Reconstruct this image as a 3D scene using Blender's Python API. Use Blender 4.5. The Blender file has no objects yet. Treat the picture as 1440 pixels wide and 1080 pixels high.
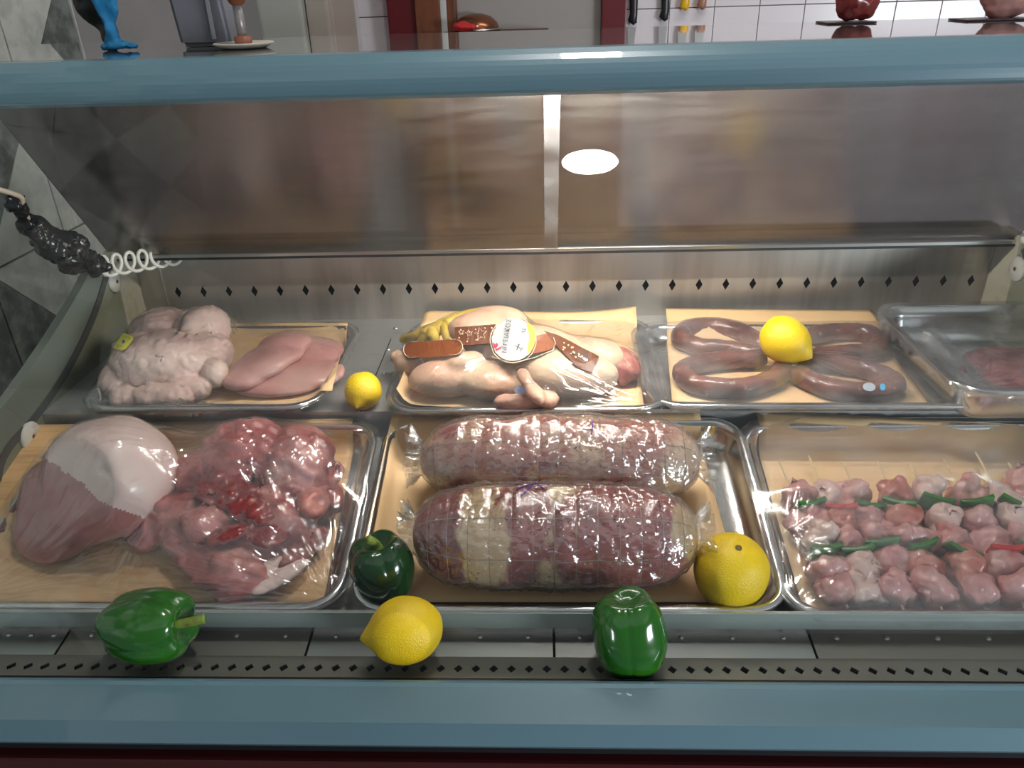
import bpy, bmesh, math, random
import numpy as np
from mathutils import Vector, Matrix, Euler, noise
from mathutils.bvhtree import BVHTree

random.seed(7)
rng = np.random.RandomState(7)
scn = bpy.context.scene
COL = scn.collection
R = math.radians

# ------------------------------------------------------------------ camera
CAM = Vector((0, 0, 1.5))
PITCH, YAW, ROLL, F = R(27.54), R(2.676), R(-1.79), 1080.0
_f = Vector((-math.sin(YAW) * math.cos(PITCH), math.cos(YAW) * math.cos(PITCH), -math.sin(PITCH)))
_r = Vector((math.cos(YAW), math.sin(YAW), 0))
_u = _r.cross(_f)
CR = _r * math.cos(ROLL) + _u * math.sin(ROLL)
CU = -_r * math.sin(ROLL) + _u * math.cos(ROLL)
cd = bpy.data.cameras.new('camera')
cam = bpy.data.objects.new('camera', cd); COL.objects.link(cam)
m = Matrix((CR, CU, -_f)).transposed().to_4x4(); m.translation = CAM
cam.matrix_world = m
cd.sensor_width = 36; cd.lens = 36 * F / 1440; cd.clip_start = .01; cd.clip_end = 50
scn.camera = cam

# ------------------------------------------------------------------ world, exposure
w = bpy.data.worlds.new('room_light'); scn.world = w; w.use_nodes = True
w.node_tree.nodes['Background'].inputs[0].default_value = (.80, .88, 1.0, 1)
w.node_tree.nodes['Background'].inputs[1].default_value = .11
scn.view_settings.view_transform = 'Standard'; scn.view_settings.look = 'None'
scn.view_settings.gamma = 1; scn.view_settings.use_curve_mapping = False
scn.view_settings.exposure = 0.42
scn.cycles.transparent_max_bounces = 24
scn.cycles.max_bounces = 10
scn.cycles.use_denoising = True
scn.cycles.caustics_reflective = False; scn.cycles.caustics_refractive = False
scn.cycles.sample_clamp_indirect = 4

def area(name, loc, tgt, size, size_y, power, col=(1, 1, 1)):
    l = bpy.data.lights.new(name, 'AREA'); l.shape = 'RECTANGLE'; l.size = size; l.size_y = size_y
    l.energy = power; l.color = col
    o = bpy.data.objects.new(name, l); COL.objects.link(o); o.location = loc
    o.rotation_euler = (Vector(tgt) - Vector(loc)).to_track_quat('-Z', 'Y').to_euler()
    return o
area('side_fill_light', (-3.2, -2.0, 1.1), (.0, .5, .9), 1.2, .8, 88, (.85, .93, 1))  # added unseen side light, brightens the bumper's lower face and the fascia
area('side_fill_light', (3.4, -2.0, 1.1), (.0, .5, .9), 1.2, .8, 88, (.85, .93, 1))  # matching added fill on the opposite side
area('back_room_fill_light', (.9, 2.0, 2.75), (.9, 2.7, 1.3), 1.4, .4, 11, (1, .96, .93))  # unseen area light added to illuminate the wall behind the counter
TUBE_STRENGTH = 225
SPOT_STRENGTH = 130

# ------------------------------------------------------------------ helpers
def ray(u, v):
    return (_f + CR * ((u - 720) / F) - CU * ((v - 540) / F))
def PY(u, v, Y):
    d = ray(u, v); return CAM + d * ((Y - CAM.y) / d.y)
def PX(u, v, X):
    d = ray(u, v); return CAM + d * ((X - CAM.x) / d.x)
def PZ(u, v, Z):
    d = ray(u, v); return CAM + d * ((Z - CAM.z) / d.z)

class Frame:
    def __init__(s, M): s.M = M; s.I = M.inverted()
    def L(s, u, v, h=0):
        o = s.I @ CAM; d = s.I.to_3x3() @ ray(u, v)
        p = o + d * ((h - o.z) / d.z); return Vector((p.x, p.y, h))

def props(o, label=None, cat=None, group=None, kind=None):
    if label: o['label'] = label
    if cat: o['category'] = cat
    if group: o['group'] = group
    if kind: o['kind'] = kind
    return o

def empty(name, label, cat, M=Matrix(), group=None, kind=None):
    o = bpy.data.objects.new(name, None); COL.objects.link(o); o.matrix_world = M
    o.empty_display_size = .02
    return props(o, label, cat, group, kind)

def obj(name, me, mat=None, parent=None, M=None, smooth=False):
    if isinstance(me, bmesh.types.BMesh):
        bm = me; me = bpy.data.meshes.new(name); bm.to_mesh(me); bm.free()
    o = bpy.data.objects.new(name, me); COL.objects.link(o)
    if mat:
        for k in (mat if isinstance(mat, (list, tuple)) else [mat]): me.materials.append(k)
    if smooth:
        for p in me.polygons: p.use_smooth = True
    if parent: o.parent = parent
    if M is not None: o.matrix_world = M if parent is None else M
    return o

def mesh_from(verts, faces):
    me = bpy.data.meshes.new('m'); me.from_pydata([tuple(v) for v in verts], [], faces); me.update(); return me

def mod(o, t, **k):
    q = o.modifiers.new(t.lower(), t)
    for a, b in k.items(): setattr(q, a, b)
    return q

def baked(o):
    dg = bpy.context.evaluated_depsgraph_get()
    me = bpy.data.meshes.new_from_object(o.evaluated_get(dg))
    for k in list(o.modifiers): o.modifiers.remove(k)
    old = o.data; o.data = me; bpy.data.meshes.remove(old); return o

def box_bm(x0, x1, y0, y1, z0, z1, bev=0, bm=None):
    bm = bm or bmesh.new()
    vs = [bm.verts.new((x, y, z)) for x in (x0, x1) for y in (y0, y1) for z in (z0, z1)]
    for f in ((0, 1, 3, 2), (4, 6, 7, 5), (0, 4, 5, 1), (2, 3, 7, 6), (0, 2, 6, 4), (1, 5, 7, 3)):
        bm.faces.new([vs[i] for i in f])
    if bev: bmesh.ops.bevel(bm, geom=bm.edges[:], offset=bev, segments=2, affect='EDGES', profile=.7)
    return bm

def prism_x(profile, x0, x1, closed=True):
    """profile [(y,z)...] swept along X"""
    n = len(profile); vs = [(x0, y, z) for y, z in profile] + [(x1, y, z) for y, z in profile]
    fs = [(i, (i + 1) % n, n + (i + 1) % n, n + i) for i in range(n if closed else n - 1)]
    if closed: fs += [tuple(range(n))[::-1], tuple(range(n, 2 * n))]
    me = mesh_from(vs, fs); bm = bmesh.new(); bm.from_mesh(me)
    bmesh.ops.recalc_face_normals(bm, faces=bm.faces); bpy.data.meshes.remove(me); return bm

def tube_bm(pts, rad, seg=10, bm=None, cap=True, closed=False):
    bm = bm or bmesh.new(); pts = [Vector(p) for p in pts]; n = len(pts)
    rads = rad if isinstance(rad, (list, tuple)) else [rad] * n
    rings = []; prev = None
    for i, p in enumerate(pts):
        a = pts[(i - 1) % n] if (closed or i > 0) else pts[0]
        b = pts[(i + 1) % n] if (closed or i < n - 1) else pts[-1]
        t = (b - a).normalized()
        if prev is None:
            prev = t.orthogonal().normalized()
        nn = (prev - t * prev.dot(t)).normalized(); prev = nn; bb = t.cross(nn)
        rings.append([bm.verts.new(p + (nn * math.cos(2 * math.pi * k / seg) + bb * math.sin(2 * math.pi * k / seg)) * rads[i]) for k in range(seg)])
    for i in range(n if closed else n - 1):
        A, B = rings[i], rings[(i + 1) % n]
        for k in range(seg): bm.faces.new((A[k], A[(k + 1) % seg], B[(k + 1) % seg], B[k]))
    if cap and not closed:
        bm.faces.new(rings[0][::-1]); bm.faces.new(rings[-1])
    return bm

def catmull(pts, n=8):
    pts = [Vector(p) for p in pts]; P = [pts[0] * 2 - pts[1]] + pts + [pts[-1] * 2 - pts[-2]]; out = []
    for i in range(1, len(P) - 2):
        a, b, c, d = P[i - 1:i + 3]
        for k in range(n):
            t = k / n
            out.append(.5 * ((2 * b) + (c - a) * t + (2 * a - 5 * b + 4 * c - d) * t * t + (3 * b - a - 3 * c + d) * t ** 3))
    out.append(P[-2]); return out

def lathe(profile, seg=32):
    """profile [(r,z)] bottom to top"""
    vs = []; fs = []; n = len(profile)
    for r, z in profile:
        for k in range(seg):
            a = 2 * math.pi * k / seg; vs.append((r * math.cos(a), r * math.sin(a), z))
    for i in range(n - 1):
        for k in range(seg):
            fs.append((i * seg + k, i * seg + (k + 1) % seg, (i + 1) * seg + (k + 1) % seg, (i + 1) * seg + k))
    me = mesh_from(vs, fs); bm = bmesh.new(); bm.from_mesh(me); bpy.data.meshes.remove(me)
    bmesh.ops.remove_doubles(bm, verts=bm.verts, dist=1e-6); return bm

def nz(p, s, o=0): return noise.noise(Vector(p) * s + Vector((o, o * 1.7, o * .3)))

def fuse(parts, voxel=.004, smooth=6, amp=.0015, freq=40, seed=0):
    """organic body from overlapping ellipsoids [(centre, radii, euler_deg)] grown into one surface"""
    bm = bmesh.new()
    for q in parts:
        c, r = q[0], q[1]; e = q[2] if len(q) > 2 else (0, 0, 0)
        M = Matrix.Translation(c) @ Euler([R(a) for a in e]).to_matrix().to_4x4() @ Matrix.Diagonal((*r, 1))
        bmesh.ops.create_icosphere(bm, subdivisions=3, radius=1, matrix=M)
    me = bpy.data.meshes.new('t'); bm.to_mesh(me); bm.free()
    o = bpy.data.objects.new('t', me); COL.objects.link(o)
    mod(o, 'REMESH', mode='VOXEL', voxel_size=voxel)
    mod(o, 'SMOOTH', factor=.5, iterations=smooth)
    baked(o); me = o.data; bpy.data.objects.remove(o)
    for v in me.vertices:
        n = v.normal
        a = nz(v.co, freq, seed) * amp * 1.5 + nz(v.co, freq * 2.6, seed + 5) * amp * .6
        v.co = v.co + n * a
    for p in me.polygons: p.use_smooth = True
    return me

# ------------------------------------------------------------------ materials
def mat(name, color=(.8, .8, .8), rough=.5, metal=0, bump=None, mix=None, spec=.5, aniso=None, emit=None, sss=0, coat=0, coord='Object'):
    """mix: [(color, scale, threshold lo, hi, detail, stretch)] blotches laid over the base; bump: (scale, strength, stretch)"""
    M = bpy.data.materials.new(name); M.use_nodes = True; N = M.node_tree.nodes; K = M.node_tree.links
    b = N['Principled BSDF']
    b.inputs['Base Color'].default_value = (*color, 1); b.inputs['Roughness'].default_value = rough
    b.inputs['Metallic'].default_value = metal; b.inputs['Specular IOR Level'].default_value = spec
    if coat: b.inputs['Coat Weight'].default_value = coat; b.inputs['Coat Roughness'].default_value = .03
    if sss: b.inputs['Subsurface Weight'].default_value = sss; b.inputs['Subsurface Radius'].default_value = (.01, .004, .002)
    if emit: b.inputs['Emission Color'].default_value = (*emit[0], 1); b.inputs['Emission Strength'].default_value = emit[1]
    tc = N.new('ShaderNodeTexCoord')
    def coordnode(stretch):
        mp = N.new('ShaderNodeMapping'); mp.inputs['Scale'].default_value = stretch
        K.new(tc.outputs[coord], mp.inputs[0]); return mp.outputs[0]
    cur = None
    for i, q in enumerate(mix or []):
        c, sc, lo, hi = q[:4]; det = q[4] if len(q) > 4 else 4; st = q[5] if len(q) > 5 else (1, 1, 1)
        n = N.new('ShaderNodeTexNoise'); n.inputs['Scale'].default_value = sc; n.inputs['Detail'].default_value = det
        n.inputs['W' if False else 'Roughness'].default_value = .6
        mp = N.new('ShaderNodeMapping'); mp.inputs['Scale'].default_value = st; mp.inputs['Location'].default_value = (i * 3.1, i * 1.3, i * .7)
        K.new(tc.outputs[coord], mp.inputs[0]); K.new(mp.outputs[0], n.inputs['Vector'])
        mr = N.new('ShaderNodeMapRange'); mr.inputs[1].default_value = lo; mr.inputs[2].default_value = hi
        K.new(n.outputs[0], mr.inputs[0])
        mx = N.new('ShaderNodeMix'); mx.data_type = 'RGBA'
        K.new(mr.outputs[0], mx.inputs[0])
        if cur is None: mx.inputs[6].default_value = (*color, 1)
        else: K.new(cur, mx.inputs[6])
        mx.inputs[7].default_value = (*c, 1); cur = mx.outputs[2]
    if cur is not None: K.new(cur, b.inputs['Base Color'])
    if bump:
        n = N.new('ShaderNodeTexNoise'); n.inputs['Scale'].default_value = bump[0]; n.inputs['Detail'].default_value = 5
        K.new(coordnode(bump[2] if len(bump) > 2 else (1, 1, 1)), n.inputs['Vector'])
        bp = N.new('ShaderNodeBump'); bp.inputs['Strength'].default_value = bump[1]; bp.inputs['Distance'].default_value = .002
        K.new(n.outputs[0], bp.inputs['Height']); K.new(bp.outputs[0], b.inputs['Normal'])
    return M

def film_mat(name, haze=.05, gloss=.16, rough=.12, bscale=90, bstr=.5, stretch=(1, 1, 1), tint=(.97, .97, .97)):
    M = bpy.data.materials.new(name); M.use_nodes = True; N = M.node_tree.nodes; K = M.node_tree.links
    N.remove(N['Principled BSDF']); out = N['Material Output']
    tr = N.new('ShaderNodeBsdfTransparent'); tr.inputs[0].default_value = (*tint, 1)
    gl = N.new('ShaderNodeBsdfGlossy'); gl.inputs['Roughness'].default_value = rough
    df = N.new('ShaderNodeBsdfDiffuse'); df.inputs[0].default_value = (.9, .9, .92, 1)
    tc = N.new('ShaderNodeTexCoord'); mp = N.new('ShaderNodeMapping'); mp.inputs['Scale'].default_value = stretch
    K.new(tc.outputs['Object'], mp.inputs[0])
    if bstr:
        n = N.new('ShaderNodeTexNoise'); n.inputs['Scale'].default_value = bscale; n.inputs['Detail'].default_value = 3
        n.inputs['Distortion'].default_value = 1.2
        K.new(mp.outputs[0], n.inputs['Vector'])
        bp = N.new('ShaderNodeBump'); bp.inputs['Strength'].default_value = bstr; bp.inputs['Distance'].default_value = .003
        K.new(n.outputs[0], bp.inputs['Height']); K.new(bp.outputs[0], gl.inputs['Normal'])
    lw = N.new('ShaderNodeLayerWeight'); pw = N.new('ShaderNodeMath'); pw.operation = 'POWER'; pw.inputs[1].default_value = 4
    K.new(lw.outputs['Facing'], pw.inputs[0])
    ma = N.new('ShaderNodeMath'); ma.operation = 'MULTIPLY_ADD'; ma.inputs[1].default_value = .6; ma.inputs[2].default_value = gloss; ma.use_clamp = True
    K.new(pw.outputs[0], ma.inputs[0])
    m1 = N.new('ShaderNodeMixShader'); K.new(ma.outputs[0], m1.inputs[0]); K.new(tr.outputs[0], m1.inputs[1]); K.new(gl.outputs[0], m1.inputs[2])
    # milky patches
    n2 = N.new('ShaderNodeTexNoise'); n2.inputs['Scale'].default_value = 14; K.new(tc.outputs['Object'], n2.inputs['Vector'])
    mr = N.new('ShaderNodeMapRange'); mr.inputs[1].default_value = .35; mr.inputs[2].default_value = .7; mr.inputs[3].default_value = haze * .3; mr.inputs[4].default_value = haze * 1.6
    K.new(n2.outputs[0], mr.inputs[0])
    m2 = N.new('ShaderNodeMixShader'); K.new(mr.outputs[0], m2.inputs[0]); K.new(m1.outputs[0], m2.inputs[1]); K.new(df.outputs[0], m2.inputs[2])
    K.new(m2.outputs[0], out.inputs[0]); return M

def pane_mat(name, tint=(.96, .98, .97), k=.9, base=.045):
    M = bpy.data.materials.new(name); M.use_nodes = True; N = M.node_tree.nodes; K = M.node_tree.links
    N.remove(N['Principled BSDF'])
    tr = N.new('ShaderNodeBsdfTransparent'); tr.inputs[0].default_value = (*tint, 1)
    gl = N.new('ShaderNodeBsdfGlossy'); gl.inputs['Roughness'].default_value = .012
    lw = N.new('ShaderNodeLayerWeight'); fr = N.new('ShaderNodeMath'); fr.operation = 'POWER'; fr.inputs[1].default_value = 5; K.new(lw.outputs['Facing'], fr.inputs[0])
    ma = N.new('ShaderNodeMath'); ma.operation = 'MULTIPLY_ADD'; ma.inputs[1].default_value = k; ma.inputs[2].default_value = base
    K.new(fr.outputs[0], ma.inputs[0])
    m1 = N.new('ShaderNodeMixShader'); K.new(ma.outputs[0], m1.inputs[0]); K.new(tr.outputs[0], m1.inputs[1]); K.new(gl.outputs[0], m1.inputs[2])
    K.new(m1.outputs[0], N['Material Output'].inputs[0]); return M

def emit_mat(name, col, s):
    M = bpy.data.materials.new(name); M.use_nodes = True; N = M.node_tree.nodes
    b = N['Principled BSDF']; b.inputs['Base Color'].default_value = (*col, 1)
    b.inputs['Emission Color'].default_value = (*col, 1); b.inputs['Emission Strength'].default_value = s; return M

STEEL = mat('brushed steel', (.62, .60, .57), .30, 1, bump=(12, .03, (1, 30, 30)))
STEEL_WALL = mat('brushed steel back wall', (.60, .56, .52), .40, .8, mix=[((.42, .38, .34), 6, .45, .7, 3, (3, 1, .4))], bump=(8, .03, (30, 1, 1)))
STEEL_DECK = mat('deck steel', (.58, .58, .57), .40, .75, mix=[((.40, .40, .40), 9, .45, .65)], bump=(10, .03, (1, 20, 20)))
STEEL_DARK = mat('grille steel', (.30, .28, .24), .42, .7, mix=[((.30, .28, .25), 12, .45, .65)], bump=(120, .08))
TRAY = mat('polished tray steel', (.70, .70, .69), .20, 1, bump=(14, .05))
PAINT = mat('steel blue paint', (.108, .200, .240), .34, 0, coat=.8)
BLACK = mat('black gasket and shade', (.012, .012, .014), .5)
VOID = mat('painted cavity shade', (.01, .01, .01), .9)  # near black colour stands in for the shade inside the case
LINER = mat('grey green liner', (.22, .235, .17), .5, 0, mix=[((.17, .18, .12), 7, .45, .65), ((.27, .25, .17), 3, .5, .75)], bump=(20, .05))
GASKET = mat('dark grey seal', (.05, .052, .05), .5)
CREAM = mat('cream plastic', (.50, .47, .36), .45, mix=[((.36, .30, .18), 18, .55, .75)])
WHITECAP = mat('white plastic cap', (.62, .60, .55), .4, mix=[((.4, .33, .22), 30, .62, .8)])
PAPER = mat('tan butcher paper', (.86, .58, .31), .62, mix=[((.82, .53, .27), 10, .4, .7)], bump=(60, .15))
BOARD = mat('tan greased paper', (.74, .45, .20), .55, mix=[((.50, .26, .10), 7, .45, .7, 5, (1, 6, 1))], bump=(20, .1, (1, 8, 1)))
LEMON = mat('lemon peel', (.92, .62, .012), .36, mix=[((.86, .52, .01), 12, .45, .7)], bump=(520, .5))
LEMON_DK = mat('lemon stem scar', (.20, .13, .04), .8)
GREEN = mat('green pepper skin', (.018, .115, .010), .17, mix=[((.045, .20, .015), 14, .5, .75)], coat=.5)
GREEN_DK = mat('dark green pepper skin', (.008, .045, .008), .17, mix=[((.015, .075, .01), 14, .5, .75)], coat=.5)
STEM = mat('pepper stem', (.22, .30, .04), .55, mix=[((.16, .09, .02), 40, .5, .65)])
FILM = film_mat('cling film', haze=.03, gloss=.13, rough=.10, bscale=30, bstr=.10)
FILM_HAZY = film_mat('hazy cling film', haze=.07, gloss=.12, rough=.12, bscale=28, bstr=.12, tint=(.95, .95, .96))
WRAP = film_mat('crumpled wrap', haze=.03, gloss=.26, rough=.14, bscale=75, bstr=.5, stretch=(.8, 1.5, 1.5))
GLASS = pane_mat('front glass')
SIDEGLASS = pane_mat('side glass', (.92, .96, .93))

# ------------------------------------------------------------------ room
YB = 1.30
XL = PY(205, 440, YB).x; XR = PY(1378, 425, YB).x + .004
def room():
    fl = obj('floor', box_bm(-2, 3, -2.5, 3.2, -.05, 0), mat('floor tiles', (.25, .22, .2), .5, mix=[((.2, .18, .17), 4, .4, .6)])); props(fl, kind='structure')
    ce = obj('ceiling', box_bm(-2, 3, -2.5, 3.2, 2.8, 2.85), mat('white ceiling', (.62, .60, .58), .8)); props(ce, kind='structure')
    YW = 2.9
    wb = obj('wall_back', box_bm(-2, 3, YW, YW + .1, 0, 2.8), mat('grey brown plaster', (.26, .22, .20), .7, mix=[((.23, .2, .18), 3, .4, .6)])); props(wb, kind='structure')
    # white glazed tiles
    tm = mat('white glazed tile', (.72, .66, .68), .22, mix=[((.68, .62, .64), 2, .4, .6)])
    t = .15; me = None
    xr0 = PY(878, 20, YW).x; xl0 = PY(492, 20, YW).x; xl1 = PY(550, 20, YW).x
    xs = [xr0 + t * (i + .5) for i in range(14)] + [xl1 - t * (i + .5) for i in range(1)]
    zl = PY(1060, 8, YW).z
    for x in xs:
        for k in range(-7, 3):
            if me is None:
                a = obj('tile', box_bm(-t / 2 + .0015, t / 2 - .0015, -.008, 0, -t / 2 + .0015, t / 2 - .0015, .001), tm, wb); me = a.data
            else:
                a = bpy.data.objects.new('tile', me); COL.objects.link(a); a.parent = wb
            a.location = (x, YW, zl + t * (k + .5))
    # red hatch frame
    D = YW - .05
    def X(u): return PY(u, 25, D).x
    red = mat('dark red paint', (.11, .006, .010), .4); brn = mat('brown wood frame', (.16, .045, .015), .5, mix=[((.10, .03, .01), 6, .4, .6, 5, (8, 1, 1))])
    dr = empty('door_1', 'dark red framed doorway with brown inner jamb behind the counter', None, Matrix.Translation((X(712), D, 0)), kind='structure')
    def dp(name, u0, u1, z0, z1, mt, y0=-.04, y1=.04):
        o = obj(name, box_bm(X(u0) - X(712), X(u1) - X(712), y0, y1, z0, z1, .004), mt, dr); return o
    dp('left_post', 548, 588, 0, 2.2, red); dp('right_post', 845, 879, 0, 2.2, red)
    dp('inner_jamb', 588, 622, 0, 2.2, brn, -.06, .03); dp('steel_edge', 622, 631, 0, 2.2, mat('pale edging', (.5, .5, .48), .4), -.05, .03)
    dp('inner_rail', 631, 643, 0, 2.2, brn, -.05, .03)
    dp('lower_panel', 643, 845, 0, PY(740, 55, D).z, mat('dark brown cupboard', (.07, .03, .022), .5), -.03, .04)
    dp('upper_panel', 643, 845, PY(740, 55, D).z, 2.2, mat('grey panel', (.30, .27, .25), .6), .0, .04)
    # marble wall at left
    wl = obj('wall_left', box_bm(-1.16, -1.06, -.4, PX(96, 30, -1.06).y, 0, 2.8), mat('wall mortar', (.2, .2, .19), .8)); props(wl, kind='structure')
    yend = PX(96, 30, -1.06).y
    dk = mat('dark green grey marble', (.12, .14, .13), .28, mix=[((.32, .35, .33), 26, .42, .68, 8), ((.02, .026, .026), 9, .5, .7, 6)])
    lt = mat('pale grey marble', (.68, .70, .64), .28, mix=[((.46, .49, .45), 22, .42, .7, 8), ((.80, .80, .74), 12, .55, .75, 6)])
    # lozenge pattern of pale and dark slabs cut on the diagonal
    s = .26
    ny = int((yend + .4) / s) + 1
    for i in range(ny):
        for j in range(3, 12):
            y1 = yend - i * s; y0 = y1 - s; z0 = j * s; z1 = z0 + s; g = .0012
            q = [(y0 + g, z0 + g), (y1 - g, z0 + g), (y1 - g, z1 - g), (y0 + g, z1 - g)]
            tris = [(q[0], q[1], q[2]), (q[0], q[2], q[3])] if (i + j) % 2 else [(q[0], q[1], q[3]), (q[1], q[2], q[3])]
            for k, tr in enumerate(tris):
                c = ((tr[0][0] + tr[1][0] + tr[2][0]) / 3, (tr[0][1] + tr[1][1] + tr[2][1]) / 3)
                pts = [(c[0] + (p[0] - c[0]) * .985, c[1] + (p[1] - c[1]) * .985) for p in tr]
                bm = prism_x(pts, 0, .012)
                o = obj('stone', bm, dk if (k + j) % 2 else lt, wl); o.location = (-1.06, 0, 0)
    tr = obj('trim_1', box_bm(-1.165, -1.045, yend, yend + .006, 0, 2.8), mat('white corner strip', (.6, .6, .58), .4)); props(tr, kind='structure')
room()

# ------------------------------------------------------------------ display case
T1, T2 = R(13.6), 0.0
p = PY(790, 855, .65)
RIM1 = Frame(Matrix.Translation((0, .65, p.z)) @ Matrix.Rotation(T1, 4, 'X'))
DEP = .034
DECK1 = Frame(RIM1.M @ Matrix.Translation((0, 0, -DEP)))
lip2 = PY(720, 577, .955)
DECK2 = Frame(Matrix.Translation((0, .955, lip2.z)) @ Matrix.Rotation(T2, 4, 'X'))

case = empty('display_case', 'refrigerated butcher display case with blue fascia and bumper around the steel deck', 'display case', Matrix.Translation((.08, .9, 0)))
CM = case.matrix_world.copy()
def cpart(name, me, mt, smooth=False, label=None):
    o = obj(name, me, mt, None, None, smooth); o.parent = case; o.matrix_parent_inverse = CM.inverted()
    if label: o['label'] = label
    return o
def sub(name, me, mt, par, smooth=False):
    o = obj(name, me, mt, None, None, smooth); o.parent = par; return o

WL, WR = XL - .02, XR + .02
BX0, BX1 = XL - .13, XR + .16

def holed_strip(x0, x1, pitch, depth, w, h, M, thick=.0012):
    """a steel strip punched with a row of diamond holes; local x along, y across"""
    bm = bmesh.new(); n = int((x1 - x0) / pitch)
    V = {}
    def v(x, y):
        k = (round(x, 6), round(y, 6))
        if k not in V: V[k] = bm.verts.new((x, y, 0))
        return V[k]
    for i in range(n):
        a = x0 + i * pitch; b = a + pitch; c = (a + b) / 2
        T, B, L_, R_ = v(c, h), v(c, -h), v(c - w, 0), v(c + w, 0)
        bm.faces.new((v(a, -depth[0]), v(c, -depth[0]), B, L_, v(a, 0)))
        bm.faces.new((v(c, -depth[0]), v(b, -depth[0]), v(b, 0), R_, B))
        bm.faces.new((R_, v(b, 0), v(b, depth[1]), v(c, depth[1]), T))
        bm.faces.new((L_, T, v(c, depth[1]), v(a, depth[1]), v(a, 0)))
    bm.normal_update(); bmesh.ops.solidify(bm, geom=bm.faces[:], thickness=thick)
    bmesh.ops.transform(bm, matrix=M, verts=bm.verts); return bm

# bumper
b1 = PY(720, 965, .550); b2 = PY(720, 1018, .508); b3 = PY(720, 1050, .502)
prof = [(.557, b1.z - .03), (.557, b1.z), (.553, b1.z + .0012), (.549, b1.z - .0005), (b2.y, b2.z), (b3.y, b3.z), (b3.y + .003, b3.z - .006), (.565, b3.z - .010)]
cpart('bumper', prism_x(prof, BX0, BX1), PAINT)
cpart('bumper_groove_shade', prism_x([(.522, b3.z - .010), (.522, b3.z - .05), (.60, b3.z - .05), (.60, b3.z - .010)], BX0, BX1), BLACK)  # black block painted as the shade in the groove under the bumper
cpart('base_panel', box_bm(BX0, BX1, .510, .60, .12, b3.z - .036, .004), mat('dark red case panel', (.045, .002, .003), .4), label='dark red lower front panel')
cpart('plinth', box_bm(BX0 + .03, BX1 - .03, .60, 1.25, 0, .12), BLACK)
cpart('underframe', prism_x([(.602, .12), (.602, .76), (1.25, .76), (1.25, .12)], BX0 + .01, BX1 - .01), VOID)
# channel that holds the glass
ch = PY(720, 955, .571)
cpart('glass_channel', prism_x([(.558, ch.z - .03), (.558, b1.z - .004), (.561, b1.z - .004), (.561, ch.z - .02), (.571, ch.z - .02), (.571, ch.z - .002), (.574, ch.z - .002), (.574, ch.z - .03)], WL, WR), BLACK)
# grille sloping down to the rear
g0 = PY(720, 954, .573); SL = R(-16)
gl = .041
GM = Matrix.Translation((0, .573 + .018 * math.cos(SL), g0.z + .018 * math.sin(SL))) @ Matrix.Rotation(SL, 4, 'X')
gx0 = WL
a = PY(769, 939, .59).x
pit = .0191
gx0 = a - pit * (int((a - WL) / pit) - .5) - pit * 0
cpart('air_grille', holed_strip(gx0, WR, pit, (.018, gl - .018), .0052, .0075, GM), STEEL_DARK, label='dark steel front strip punched with a row of diamond holes')
cpart('grille_duct', prism_x([(.576, g0.z - .012), (.62, g0.z - .026), (.62, g0.z - .06), (.576, g0.z - .06)], WL, WR), VOID)  # black block gives the shade seen through the grille holes
ge = Vector((0, .573 + gl * math.cos(SL), g0.z + gl * math.sin(SL)))
# pans sloping up under the deck with seams
pan_seams = [PZ(u, 897, ge.z + .004).x for u in (-75, 90, 436, 779, 1140, 1500)]
for i in range(len(pan_seams) - 1):
    x0, x1 = max(pan_seams[i] + .0015, WL), min(pan_seams[i + 1] - .0015, WR)
    if x1 - x0 < .02: continue
    bm = box_bm(x0, x1, 0, .13, -.001, 0); bmesh.ops.transform(bm, matrix=Matrix.Translation((0, ge.y, ge.z)) @ Matrix.Rotation(R(5), 4, 'X'), verts=bm.verts)
    pn = cpart('air_pan', bm, STEEL_DARK if i in (1, 4) else STEEL)
    for k in range(5):
        xx = x0 + (x1 - x0) * (k + .5) / 5
        bm = lathe([(.0033, 0), (.0030, .0012), (.0018, .0022), (0, .0024)], 12)
        bmesh.ops.transform(bm, matrix=Matrix.Translation((xx, ge.y + .027, ge.z + .0023)), verts=bm.verts)
        sub('rivet', bm, STEEL, pn, True)
# lower deck with lip
lz = DECK1.M @ Vector((0, -.006, 0))
q0 = PY(720, 861, .640); q1 = PY(720, 881, .640)
dback = DECK1.M @ Vector((0, .330, 0))
prof = [(.640, q1.z), (.640, q0.z), (.643, q0.z), (.646, lz.z), (dback.y, dback.z), (dback.y, dback.z - .002), (.648, lz.z - .003), (.648, q1.z)]
cpart('lower_deck', prism_x(prof, WL, WR), STEEL_DECK, label='sloping steel shelf with a pale front lip')
cpart('deck_lip', box_bm(WL, WR, .6375, .640, q1.z - .0005, q0.z + .0008, .0006), mat('pale grey green lip', (.34, .40, .38), .4, .3))
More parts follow.
